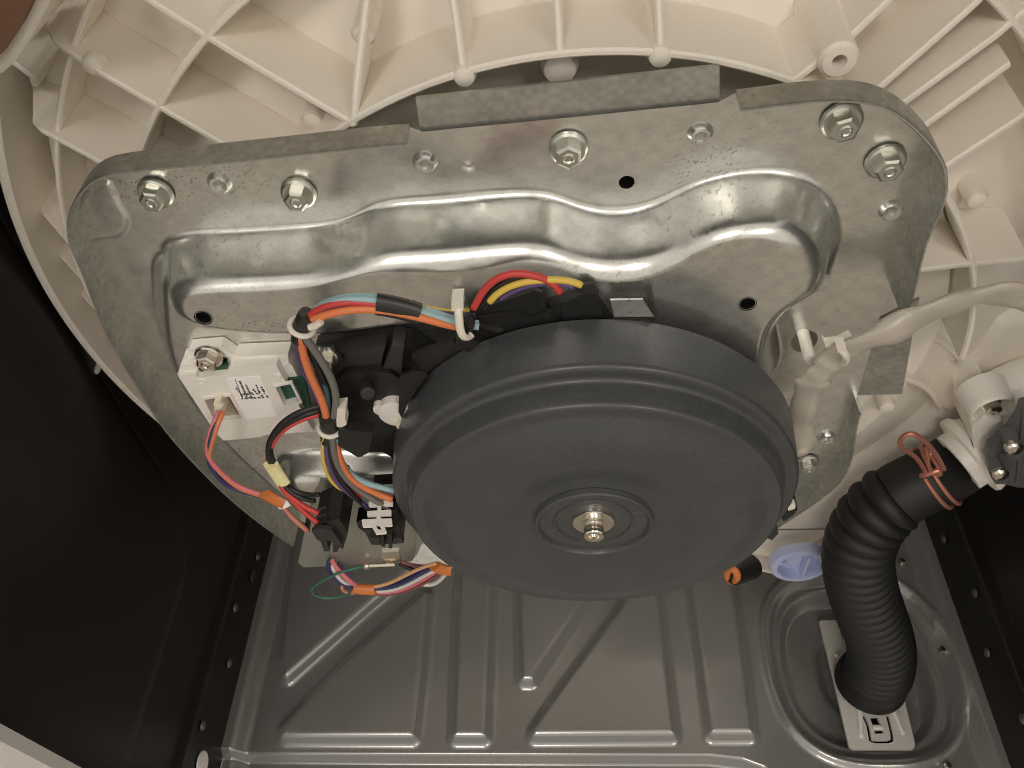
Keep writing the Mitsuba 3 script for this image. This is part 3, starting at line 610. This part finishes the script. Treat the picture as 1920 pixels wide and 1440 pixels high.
# ------------------------------------------------------------------ wiring
def wire(h, col, pts, r=.0013, name='wire', n=40, label=None):
    P = spline([at(*p) for p in pts], n)
    return add(h + '__' + name, tube(P, r * .93, 10), 'wire_' + col if ('wire_' + col) in scene else col, smooth=True, label=label or f'{col.replace("_", " ")} wire')
def sleeve(h, mat, pts, r, name='tape', flat=None, label=None, n=16):
    return add(h + '__' + name, tube(spline([at(*p) for p in pts], n), r, 16, flat=flat), mat, label=label)
hm = thing('motor_harness', 'thick harness of orange, grey and blue wires looping beside the control module', 'wire harness')
y0 = .010
wire(hm, 'light_blue', [(898, 612, y0), (850, 603, y0), (800, 588, y0), (745, 573, y0), (700, 563, y0), (655, 561, y0), (612, 572, y0), (584, 592, y0 + .002)], .0016)
wire(hm, 'light_blue', [(898, 606, y0 + .002), (850, 597, y0 + .002), (800, 581, y0 + .002), (745, 569, y0 + .002), (700, 557, y0 + .002), (655, 556, y0 + .002), (612, 567, y0 + .003), (584, 586, y0 + .004)], .0013)
wire(hm, 'red', [(745, 576, y0 - .001), (704, 571, y0 - .001), (655, 567, y0 - .001), (615, 573, y0 - .001), (588, 585, y0), (574, 602, y0)], .0013)
wire(hm, 'purple', [(890, 592, y0 + .004), (830, 588, y0 + .004), (745, 579, y0), (700, 573, y0), (650, 573, y0), (615, 578, y0), (588, 590, y0), (575, 606, y0)], .0012)
wire(hm, 'yellow', [(880, 580, y0 + .006), (845, 583, y0 + .006), (800, 577, y0 + .006), (750, 566, y0 + .004)], .0010)
wire(hm, 'orange', [(870, 614, y0 - .001), (840, 609, y0 - .001), (790, 596, y0 - .002), (745, 586, y0 - .002), (700, 580, y0 - .002), (650, 582, y0 - .002), (610, 591, y0 - .002), (584, 601, y0 - .001), (570, 612, y0)], .0017)
sleeve(hm, 'black_tape', [(706, 570, y0), (745, 577, y0), (784, 588, y0)], .0048, flat=(.72, (0, 1, 0)), label='black tape wrapped round the wires')
sleeve(hm, 'black_tape', [(578, 590, y0), (569, 606, y0), (565, 622, y0), (563, 636, y0)], .0036, label='black tape at the bend')
d = .008
wire(hm, 'orange', [(563, 628, d), (567, 655, d), (577, 690, d), (592, 725, d), (605, 755, d), (612, 785, d), (615, 805, d)], .0018)
wire(hm, 'grey', [(568, 628, d), (585, 650, d), (606, 682, d), (624, 718, d), (630, 750, d), (626, 785, d), (624, 805, d)], .0017)
wire(hm, 'black', [(570, 628, d + .003), (583, 662, d + .003), (600, 698, d + .003), (614, 735, d + .003), (618, 770, d + .003), (620, 805, d + .002)], .0015)
wire(hm, 'teal', [(572, 640, d + .005), (592, 680, d + .004), (607, 715, d + .003), (614, 748, d + .002), (616, 775, d + .002), (619, 805, d + .002)], .0014)
wire(hm, 'purple', [(559, 628, d + .004), (556, 648, d + .004), (562, 676, d + .004), (578, 712, d + .005), (598, 752, d + .004), (608, 785, d + .003), (613, 805, d + .002)], .0012)
sleeve(hm, 'black_tape', [(616, 780, d), (618, 800, d), (619, 826, d - .001)], .0042, label='black tape at the lower tie')
e = .005
wire(hm, 'yellow', [(610, 815, e), (605, 845, e), (609, 875, e), (622, 902, e), (648, 920, e + .002)], .0010)
wire(hm, 'purple', [(613, 815, e), (613, 850, e), (626, 893, e), (648, 920, e), (672, 938, e), (694, 958, e)], .0013)
wire(hm, 'black', [(618, 815, e), (622, 860, e), (634, 890, e), (656, 922, e), (680, 945, e), (700, 968, e)], .0014)
wire(hm, 'grey', [(623, 815, e - .001), (630, 862, e - .001), (646, 893, e - .001), (674, 920, e - .001), (706, 940, e - .002), (728, 953, e - .002)], .0016)
wire(hm, 'red', [(626, 840, e + .002), (640, 885, e + .002), (655, 914, e + .002), (676, 932, e + .002)], .0011)
wire(hm, 'orange', [(630, 830, e + .001), (642, 872, e), (660, 897, e), (690, 917, e), (736, 936, e - .001)], .0018)
wire(hm, 'light_blue', [(630, 820, e + .001), (636, 856, e + .001), (654, 884, e + .001), (684, 904, e + .001), (716, 914, e), (744, 921, e)], .0016)
wire(hm, 'red', [(888, 578, y0), (905, 548, y0), (928, 525, y0), (965, 513, y0), (1002, 517, y0), (1030, 528, y0), (1050, 548, y0)], .0015)
wire(hm, 'black', [(900, 576, y0 + .002), (920, 550, y0 + .002), (950, 527, y0 + .002), (985, 518, y0 + .002), (1020, 524, y0 + .002), (1046, 540, y0)], .0014)
wire(hm, 'yellow', [(918, 566, y0), (940, 546, y0), (975, 531, y0), (1020, 525, y0), (1060, 526, y0), (1090, 535, y0)], .0014)
wire(hm, 'purple', [(938, 560, y0 + .001), (965, 545, y0 + .001), (1000, 534, y0 + .001), (1040, 531, y0 + .001), (1076, 538, y0)], .0012)
wire(hm, 'black', [(905, 580, y0 + .003), (930, 552, y0 + .003), (970, 528, y0 + .003), (1010, 523, y0 + .003), (1040, 531, y0 + .002)], .0013)

pw = thing('power_lead', 'red and black leads with a pale yellow sleeve entering the left black connector', 'wires')
wire(pw, 'black', [(606, 760, .012), (575, 768, .010), (540, 785, .008), (514, 812, .007), (503, 842, .007), (507, 866, .006), (520, 888, .006)], .0014)
wire(pw, 'black', [(606, 768, .012), (572, 778, .009), (535, 797, .008), (512, 822, .008), (507, 846, .008), (513, 868, .006), (524, 888, .006)], .0014)
wire(pw, 'red', [(606, 778, .011), (576, 783, .009), (545, 797, .008), (522, 816, .008), (511, 832, .008), (503, 852, .009), (505, 868, .008), (518, 890, .007)], .0013)
wire(pw, 'red', [(606, 772, .011), (580, 779, .010), (548, 791, .009), (524, 812, .009), (512, 832, .009), (506, 855, .009), (512, 876, .007), (520, 890, .007)], .0012)
add(pw + '__sleeve', tube(spline([at(508, 870, .005), at(519, 888, .005), at(532, 907, .004)], 10), .0036, 16, flat=(.55, (0, 1, 0))), 'yellow_sleeve', label='pale yellow paper sleeve')
wire(pw, 'black', [(530, 900, .005), (545, 916, .003), (570, 926, .001), (598, 927, -.001)], .0013)
wire(pw, 'black', [(529, 903, .004), (542, 919, .002), (562, 932, 0), (590, 939, -.002)], .0013)
wire(pw, 'red', [(527, 903, .004), (540, 924, .002), (566, 946, -.001), (598, 962, -.004)], .0014)
wire(pw, 'red', [(524, 903, .004), (535, 922, .002), (560, 950, -.001), (596, 981, -.005)], .0014)

sw = thing('sensor_lead', 'thin pink, orange, navy and grey leads curving from the control module to orange tape', 'wires')
for col, dx, dy, r in [('grey', 6, 6, .0010), ('navy', 2, 2, .0012), ('orange', 9, 0, .0012), ('pink', 0, 0, .0012)]:
    tw_ = {'grey': (-2, 9), 'navy': (-3, 6), 'orange': (5, 2), 'pink': (3, -2)}[col]
    wire(sw, col, [(410 + dx, 772 + dy * .5, .020), (398 + dx, 800, .014), (389 + dx * .9, 832, .012), (391 + dx * .3, 858 + tw_[1], .011), (410 + tw_[0], 886 + tw_[1], .010), (436 + tw_[0], 908 + tw_[1], .009), (470, 922 + tw_[1] * .6, .008), (504, 932 + tw_[1] * .5, .007)], r)
add(sw + '__tape', tube(spline([at(497, 926, .006), at(514, 936, .006), at(533, 945, .005)], 10), .0040, 14, flat=(.45, (0, 1, 0))), 'orange_tape', label='orange tape flag')
add(sw + '__tape_end', tube(spline([at(526, 940, .006), at(534, 950, .005)], 6), .0036, 14, flat=(.4, (0, 1, 0))), 'paper_label')
wire(sw, 'salmon', [(532, 950, .005), (545, 966, .004), (560, 980, .003), (576, 994, .002)], .0012)
wire(sw, 'pink', [(534, 954, .006), (548, 972, .005), (562, 985, .004), (578, 997, .003)], .0010)

# ------------------------------------------------------------------ connectors on their bracket
brk = thing('connector_bracket', 'flat galvanised bracket with rounded corner under the two black connectors', 'bracket')
pp(brk + '__sheet', [(559, 1056), (562, 1040), (572, 993), (600, 900), (770, 900), (787, 985), (778, 1044), (772, 1052), (700, 1058), (570, 1064)], .020, .0215, 'galvanised_dull', .0004)
pp(brk + '__flange', [(782, 985), (790, 960), (792, 930), (812, 960), (800, 1000), (779, 1046)], .016, .026, 'galvanised_dull', .0003)
pp(brk + '__clip', [(714, 1044), (716, 1036), (748, 1034), (751, 1052), (726, 1057)], .0185, .0205, 'steel_bright', .0004)
con = thing('black_connector', 'tall black plug connector with red and black leads entering its left side', 'connector', 'black connectors on the bracket')
pp(con + '__body', [(612, 978), (636, 972), (652, 1000), (643, 1030), (618, 1014)], -.008, .022, 'black_plastic', .0008)
pp(con + '__body', [(588, 992), (612, 982), (616, 1012), (592, 1010)], -.005, .016, 'black_plastic')
for k in range(4):
    pp(con + '__rib', [(594, 955 + 14 * k), (612, 950 + 14 * k), (612, 953 + 14 * k), (594, 959 + 14 * k)], -.0055, -.0048, 'dark_plastic', .0002)
pp(con + '__latch', [(584, 996), (596, 990), (622, 994), (642, 1022), (636, 1028), (620, 1014), (596, 1014)], -.010, -.008, 'dark_plastic')
pp(con + '__latch', [(600, 1014), (611, 1010), (618, 1034), (608, 1034)], -.008, .004, 'dark_plastic')
pp(con + '__latch', [(622, 1012), (630, 1016), (634, 1034), (625, 1036)], -.008, .004, 'dark_plastic')
pp(con + '__hook', [(572, 980), (582, 978), (580, 998), (574, 998)], .004, .008, 'black_plastic')
con2 = thing('black_connector', 'black plug connector with white ladder lock beside the drive cover', 'connector', 'black connectors on the bracket')
pp(con2 + '__body', [(688, 984), (744, 980), (756, 1016), (742, 1020), (692, 1014)], -.006, .022, 'black_plastic', .0008)
pp(con2 + '__body', [(668, 978), (690, 972), (690, 1002), (672, 990)], .006, .014, 'black_plastic')
pp(con2 + '__base', [(682, 994), (748, 990), (757, 1018), (697, 1022)], -.008, -.005, 'dark_plastic')
pp(con2 + '__base', [(694, 1008), (712, 1008), (712, 1022), (698, 1021)], -.0105, -.007, 'dark_plastic')
pp(con2 + '__base', [(737, 1009), (752, 1009), (757, 1019), (738, 1018)], -.0105, -.007, 'dark_plastic')
pp(con2 + '__latch', [(713, 1002), (719, 1002), (722, 1026), (714, 1024)], -.012, .002, 'black_plastic')
pp(con2 + '__latch', [(727, 1002), (735, 1002), (735, 1028), (729, 1028)], -.012, .002, 'black_plastic')
ZL = at(708, 984, -.0075)[2] + .0004
def atz(px, py, z):
    o, d_ = _sight(px, py, QT, OT); return o + d_ * ((z - o[2]) / d_[2])
def xy(pts): return [tuple(atz(a, b, ZL)[:2]) for a, b in pts]
lock = Polygon(xy([(713, 915), (718, 915), (714, 985), (706, 985)])).union(Polygon(xy([(682, 979), (733, 977), (734, 986), (683, 988)])).buffer(.0006))
for x0, x1, y in [(703, 738, 914), (698, 737, 927), (694, 736, 944), (691, 733, 962)]:
    lock = lock.union(Polygon(xy([(x0, y + 1), (x1, y - 2), (x1, y + 5), (x0, y + 7)])).buffer(.0004))
lock = lock.union(Polygon(xy([(697, 984), (718, 984), (724, 1000), (707, 1002)])).buffer(.0004)).difference(Polygon(xy([(705, 987), (712, 987), (717, 996), (710, 996)])))
m = trimesh.creation.extrude_polygon(lock, .0016, engine='earcut'); m.apply_translation([0, 0, ZL])
add(con2 + '__lock', m, 'white_plastic', label='white ladder-shaped lock', smooth=25)

# ------------------------------------------------------------------ lower harness
lh = thing('lower_harness', 'bundle of thin white, pink and navy wires hanging below the connector bracket', 'wire harness')
g = .012
for col, p, r in [('tan', [(702, 1100, g), (735, 1091, g), (770, 1074, g), (818, 1056, g)], .0011), ('navy', [(702, 1103, g), (740, 1098, g), (775, 1082, g), (822, 1060, g)], .0015),
                  ('navy', [(702, 1100, g + .002), (738, 1094, g + .002), (772, 1078, g + .002), (820, 1058, g + .002)], .0014),
                  ('white', [(702, 1108, g), (742, 1104, g), (780, 1088, g), (826, 1064, g)], .0013), ('pink', [(702, 1111, g + .001), (745, 1108, g + .001), (785, 1092, g + .001), (828, 1066, g + .001)], .0011),
                  ('maroon', [(702, 1113, g + .001), (745, 1112, g + .001), (790, 1096, g + .001), (832, 1070, g + .001)], .0011), ('white', [(790, 1094, g + .002), (806, 1096, g + .002), (824, 1088, g + .001), (840, 1068, g)], .0014),
                  ('navy', [(618, 1050, .018), (620, 1072, .015), (640, 1092, g), (668, 1103, g)], .0014), ('white', [(622, 1058, .018), (630, 1076, .014), (648, 1094, g), (668, 1102, g)], .0013),
                  ('pink', [(622, 1050, .018), (636, 1070, .015), (652, 1086, g), (668, 1098, g)], .0014), ('purple', [(636, 1055, .020), (644, 1068, .018), (660, 1080, .016)], .0012),
                  ('salmon', [(645, 1094, g), (641, 1101, g), (644, 1107, g), (654, 1112, g), (668, 1110, g)], .0010),
                  ('maroon', [(752, 1052, .02), (775, 1060, .018), (800, 1062, .016), (822, 1058, g)], .0012), ('black', [(750, 1056, .02), (768, 1066, .018), (790, 1070, .016), (820, 1060, g)], .0012)]:
    wire(lh, col, p, r)
wire(lh, 'green', [(688, 1062, .017), (660, 1067, .014), (625, 1079, .012), (598, 1093, .011), (585, 1104, .011), (588, 1114, .011), (606, 1121, .011), (635, 1119, .011), (662, 1111, .011)], .0008)
add(lh + '__tape', tube(spline([at(661, 1102, g), at(682, 1105, g), at(705, 1105, g)], 10), .0038, 14, flat=(.8, (0, 1, 0))), 'orange_tape', label='orange tape near the middle of the bundle')
add(lh + '__tape', tube(spline([at(816, 1061, g - .001), at(832, 1068, g - .001), at(846, 1070, g - .001)], 10), .0042, 14, flat=(.6, (0, 1, 0))), 'orange_tape', label='orange tape beside the drive cover')
add(lh + '__terminal', rbox(at(716, 1060, .017), (.0150, .0012, .0018), .0004, rotm('y', -4)), 'cream_plastic')
add(lh + '__terminal', rbox(at(687, 1063, .0165), (.0030, .0020, .0030), .0005), 'steel_bright')

# ------------------------------------------------------------------ cable ties
def tie(label, c, axis, r, w=.0011, squash=1.0):
    k = thing('cable_tie', label, 'cable tie', 'cable ties on the wiring'); a = np.asarray(axis, float); a /= np.linalg.norm(a)
    u = np.cross(a, [0, 1, 0]); u /= np.linalg.norm(u); v = np.cross(a, u)
    t = np.linspace(0, 2 * np.pi, 40); P = np.asarray(c) + r * (np.cos(t)[:, None] * u * squash + np.sin(t)[:, None] * v)
    add(k + '__strap', tube(P, w, 10), 'natural_nylon'); return k
k = tie('pale cable tie round the harness bend above the control module', at(566, 613, y0), at(562, 636, y0) - at(574, 596, y0), .0045)
add(k + '__tail', tube(spline([at(580, 614, .006), at(592, 610, .006), at(602, 603, .006)], 8), .0014, 8), 'natural_nylon')
k = tie('pale cable tie round the harness below the grey and orange wires', at(619, 802, d), at(619, 826, d) - at(616, 780, d), .0048)
pp(k + '__head', [(632, 768), (648, 766), (647, 784), (650, 796), (640, 802), (630, 800)], .006, .012, 'natural_nylon')
k = thing('cable_tie', 'pale looped cable tie standing off the motor plate beside the cable guide', 'cable tie', 'cable ties on the wiring')
add(k + '__strap', tube(spline([at(857, 570, .010), at(860, 590, .006), at(862, 612, .004), (at(867, 628, .003)), at(876, 633, .004), at(884, 627, .006)], 30), .0016, 10, flat=(.7, (0, 1, 0))), 'natural_nylon')
pp(k + '__head', [(846, 568), (868, 566), (869, 582), (847, 583)], .007, .014, 'natural_nylon')
add(k + '__stem', rod(at(857, 550, .0275), at(857, 566, .012), .0018, 12), 'natural_nylon')

# ------------------------------------------------------------------ pressure hose in its clear sleeve
sl = thing('sleeved_hose', 'wrinkled translucent hose sleeve tied to the right edge of the motor plate', 'hose')
P = [at(1960, 566, .045), at(1905, 552, .042), at(1850, 551, .040), at(1800, 564, .038), at(1740, 588, .034), at(1670, 620, .030), at(1600, 650, .028), at(1565, 668, .030), at(1535, 700, .028), at(1514, 740, .030), at(1502, 790, .032), at(1492, 840, .036)]
P = spline(P, 90); s_ = np.linspace(0, 1, 90)
rr = .0066 * (1 + .16 * np.sin(s_ * 21) + .10 * np.sin(s_ * 47 + 1)) * np.where(np.abs(s_ - .66) < .03, .7, 1)
m = tube(P, rr, 28, cap=False, flat=(.50 + .14 * np.sin(s_ * 33), (0.1, 1, .2)))
c_ = np.repeat(P, 28, 0); d_ = np.asarray(m.vertices) - c_
d_ *= (1 + .34 * (meshkit.fbm(np.asarray(m.vertices) * [110, 110, 110], 3, 4) - .5))[:, None]
add(sl + '__sleeve', (c_ + d_, m.faces), 'clear_sleeve', smooth=True, label='clear crinkled plastic sleeve')
add(sl + '__tube', tube(P + np.array([0, .0002, 0]), .0021, 12), 'dark_plastic', label='thin hose inside the sleeve')
ct = thing('tie_mount', 'cream tie mount holding the clear sleeve to the motor plate', 'tie mount')
pp(ct + '__saddle', [(1543, 638), (1549, 643), (1572, 640), (1594, 628), (1600, 636), (1584, 650), (1552, 658)], .030, .033, 'natural_nylon', .0004)
pp(ct + '__head', [(1566, 642), (1582, 638), (1588, 656), (1571, 661)], .018, .020, 'natural_nylon')
add(ct + '__strap', tube(spline([at(1576, 655, .020), at(1584, 664, .019), at(1586, 676, .022), at(1578, 682, .028)], 14), .0016, 8), 'natural_nylon')

# ------------------------------------------------------------------ pump, drain hose and outlet
pump = thing('drain_pump', 'white drain pump housing with dark grey cover at the right edge, bolted to the tub', 'pump')
pb = at(1852, 752, .088); pa = np.array([.12, -1, -.05]); pa /= np.linalg.norm(pa)
add(pump + '__boss', lathe([(1e-5, -.005), (.0098, -.005), (.0102, .0022), (.0110, .003), (.0118, .002), (.0122, 0), (.0130, -.014)], pb + pa * .004, pa, 40), 'white_plastic')
bk = bolt(pump, pb + pa * .0012, 'bolt', .95, 10, 'steel_bright', True, pa)
h0, h1 = at(1790, 872, .085), at(1900, 800, .098)
ha = (h0 - h1) / np.linalg.norm(h0 - h1)
add(pump + '__outlet', lathe([(.012, -.002), (.0185, -.002), (.0185, .004), (.0245, .005), (.0252, .007), (.0245, .010), (.0215, .0125), (.0195, .020), (.0190, .07)], h0 - ha * .004, -ha, 56), 'white_plastic', label='white pump outlet with a round collar')
pp(pump + '__arm', [(1822, 800), (1846, 778), (1880, 790), (1880, 850), (1856, 880), (1826, 850)], .078, .125, 'white_plastic', .005)
add(pump + '__bracket', tube([at(1960, 700, .112), at(1915, 715, .110), at(1862, 740, .106)], .013, 20), 'white_plastic')
pp(pump + '__cover_rib', [(1872, 852), (1960, 838), (1960, 843), (1873, 858)], .0625, .066, 'pump_grey', .0006)
pp(pump + '__cover_rib', [(1918, 770), (1925, 768), (1912, 905), (1905, 905)], .0625, .066, 'pump_grey', .0006)
pp(pump + '__cover', [(1874, 826), (1894, 808), (1910, 786), (1918, 764), (1960, 750), (1960, 918), (1908, 914), (1884, 908), (1856, 886), (1850, 864), (1856, 842)], .064, .070, 'pump_grey', .003)
pp(pump + '__cover', [(1862, 868), (1890, 848), (1960, 830), (1960, 900), (1884, 895), (1866, 884)], .070, .082, 'pump_grey', .003)
pp(pump + '__cover_lug', [(1860, 880), (1878, 876), (1890, 890), (1884, 908), (1866, 908), (1858, 895)], .056, .066, 'pump_grey', .001)
pp(pump + '__cover_lug', [(1886, 832), (1912, 828), (1920, 850), (1905, 864), (1888, 856)], .056, .066, 'pump_grey', .001)
for px, py in [(1901, 840), (1875, 889)]:
    c = at(px, py, .055); add(pump + '__screw', lathe([(1e-5, .0028), (.0012, .0024), (.0034, .0020), (.0044, .0008), (.0045, -.002)], c, (-.05, -1, .1), 16), 'steel_bright')
hose = thing('drain_hose', 'black corrugated rubber drain hose curving from the white pump down to the back panel', 'hose')
def atd(px, py, depth):
    return QT.T @ (CAM + depth * (RW @ np.array([(px - 960) / FOCAL, (py - 720) / FOCAL, 1.0])) - OT)
H = spline([h0, atd(1752, 894, .520), atd(1690, 925, .527), atd(1640, 966, .538), atd(1612, 1020, .555), atd(1612, 1085, .582), atd(1632, 1150, .612), atd(1650, 1205, .644), atd(1650, 1250, .672), atd(1634, 1274, .704)], 1000)
sl_ = np.r_[0, np.cumsum(np.linalg.norm(np.diff(H, axis=0), axis=1))]; Lh = sl_[-1]
u0, u1 = .040, Lh - .026
grow = np.linspace(.80, 1.0, len(H))
mod = np.where((sl_ > u0) & (sl_ < u1), .0206 + .0056 * (np.abs(np.sin(np.pi * 25 * (sl_ - u0) / (u1 - u0))) ** .65), .0225)
mod = np.where(sl_ < u0, .0235, mod)
mod = np.where(sl_ > u1, .0250 + .0012 * np.exp(-((sl_ - Lh + .004) / .004) ** 2), mod) * grow
add(hose + '__corrugated_tube', tube(H, mod, 48), 'black_rubber', smooth=True)
cl = thing('hose_clamp', 'copper coloured bent wire clamp round the black cuff of the drain hose', 'hose clamp')
ci = int(np.searchsorted(sl_, .014)); cc, ca = H[ci], H[ci + 1] - H[ci]; ca = ca / np.linalg.norm(ca)
uu = np.cross(ca, [0, 1, 0]); uu /= np.linalg.norm(uu); vv = np.cross(ca, uu)
if uu[2] < 0: uu, vv = -uu, -vv
def clampring(o, a0, a1, n=60, r=.0200):
    t = np.linspace(a0, a1, n); return cc + ca * o + r * (np.cos(t)[:, None] * uu + np.sin(t)[:, None] * vv)
sg = -1 if vv[1] > 0 else 1
add(cl + '__ring', tube(clampring(-.002, 0, 2 * np.pi), .0013, 10), 'copper_wire')
add(cl + '__ring', tube(clampring(.0035, sg * .5, sg * 5.2), .0013, 10), 'copper_wire')
add(cl + '__loop', tube(spline([at(1770, 880, 0.066), at(1752, 848, 0.062), at(1732, 826, 0.060), at(1706, 813, 0.060), at(1690, 822, 0.060), at(1690, 838, 0.060), at(1710, 852, 0.062), at(1728, 872, 0.064), at(1738, 888, 0.066)], 50), .0013, 10), 'copper_wire')
add(cl + '__loop', tube(spline([at(1736, 840, 0.064), at(1740, 862, 0.064), at(1748, 884, 0.064), at(1762, 890, 0.064), at(1760, 878, 0.065), at(1744, 850, 0.065)], 40), .0012, 10), 'copper_wire')
add(cl + '__tail', tube(spline([at(1728, 892, 0.066), at(1736, 890, 0.064), at(1760, 882, 0.064)], 12), .0015, 10), 'copper_wire')

ob = thing('outlet_bracket', 'long white plastic outlet bracket with a latch in the oval recess of the back panel', 'bracket')
BZ = .000
def zc(pts, z): return [tuple(atc(a, b, z)[:2]) for a, b in pts]
def zprism(poly, z0, z1, r=.0006):
    m = prism(poly, 0, z1 - z0, r); v = np.asarray(m.vertices)
    return trimesh.Trimesh(np.c_[v[:, 0], v[:, 2], z1 - v[:, 1]], m.faces, process=False)
pl = Polygon(zc([(1536, 1163), (1584, 1163), (1660, 1163), (1716, 1396), (1712, 1405), (1600, 1405), (1592, 1400), (1562, 1270)], BZ)).buffer(-.002).buffer(.002)
slot = LineString(zc([(1619, 1343), (1627, 1360), (1632, 1388), (1640, 1391), (1664, 1391), (1673, 1388), (1672, 1376), (1664, 1343)], BZ)).buffer(.0011)
win1, win2 = Polygon(zc([(1631, 1345), (1645, 1344), (1650, 1358), (1636, 1359)], BZ)), Polygon(zc([(1638, 1369), (1654, 1368), (1658, 1375), (1641, 1376)], BZ))
slot2 = LineString(zc([(1592, 1176), (1576, 1175), (1578, 1186), (1583, 1210)], BZ)).buffer(.0009)
add(ob + '__plate', zprism(pl.difference(slot).difference(win1).difference(win2).difference(slot2), BZ - .003, BZ, .0006), 'dull_white', 'C', smooth=25)
add(ob + '__shade_backing', zprism(pl.buffer(-.003), BZ - .009, BZ - .0075, 0), 'hole_shade', 'C')  # added dark sheet, stands in for the shade seen through the slots
add(ob + '__latch', rbox(atc(1646, 1364, BZ + .001), (.0075, .0035, .003), .0008), 'white_plastic', 'C')
for a, b, c_, d_ in [((1611, 1310), (1614, 1378), .0, .0), ((1664, 1306), (1692, 1372), 0, 0)]:
    p, q_ = atc(*a, BZ + .002), atc(*b, BZ + .001)
    add(ob + '__gusset', tube([p, q_], [.0028, .0014], 8), 'white_plastic', 'C')
add(ob + '__latch', rbox(atc(1586, 1200, BZ + .002), (.005, .012, .003), .0012), 'white_plastic', 'C')
for px, py in [(1568, 1228), (1692, 1374), (1616, 1380)]:
    add(ob + '__stud', lathe([(1e-5, .0016), (.0012, .0015), (.0018, 0)], atc(px, py, BZ), (0, 0, 1), 12), 'white_plastic', 'C')
add(ob + '__collar', lathe([(.020, 0), (.0285, 0), (.0282, .006), (.0262, .012), (.024, .012)], QT @ H[-1] + OT - [0, 0, .004], (0, .05, 1), 48), 'black_rubber', 'C')

# ------------------------------------------------------------------ blue cap and small plug below the tub
cap = thing('blue_cap', 'translucent blue plastic cap with a cross rib, beside the drain hose', 'cap')
bc = at(1500, 1060, .100)
ax_ = np.array([0, -1, .04]); ax_ /= np.linalg.norm(ax_)
add(cap + '__cup', lathe([(1e-5, -.006), (.0150, -.006), (.0160, .0), (.0170, .0020), (.0200, .0022), (.0216, .0010), (.0220, -.001), (.0221, -.003), (.0224, -.006)], bc, ax_, 56), 'blue_plastic')
add(cap + '__rib', rbox(bc + np.array([.004, .001, 0]), (.0028, .008, .031), .0008), 'blue_plastic')
add(cap + '__rib', rbox(bc + np.array([-.012, .0035, -.002]), (.006, .004, .003), .0008), 'blue_plastic')
pq = thing('small_plug', 'black plug with orange seal half hidden at the lower right of the drive cover', 'plug')
p0, p1 = at(1374, 1078, .030), at(1408, 1062, .040)
add(pq + '__body', tube([p0, p0 + (p1 - p0) * .5, p1], [.0062, .0072, .0078], 20), 'black_plastic')
add(pq + '__seal', tube(spline([p0 + (p0 - p1) * .03 + .0070 * np.array([math.cos(t) * .35, -.3 * math.cos(t), math.sin(t)]) for t in np.linspace(0, 6.1, 24)], 30), .0022, 10), 'orange_tape')

# ------------------------------------------------------------------ brown board beyond the tub's rim
bb = thing('brown_board', 'blurred reddish brown board beyond the tub rim in the top left corner', 'board')
pp(bb + '__face', [(86, -60), (62, 0), (38, 50), (4, 100), (-30, 126), (-160, 140), (-160, -80)], .070, .085, 'brown_board', .002)
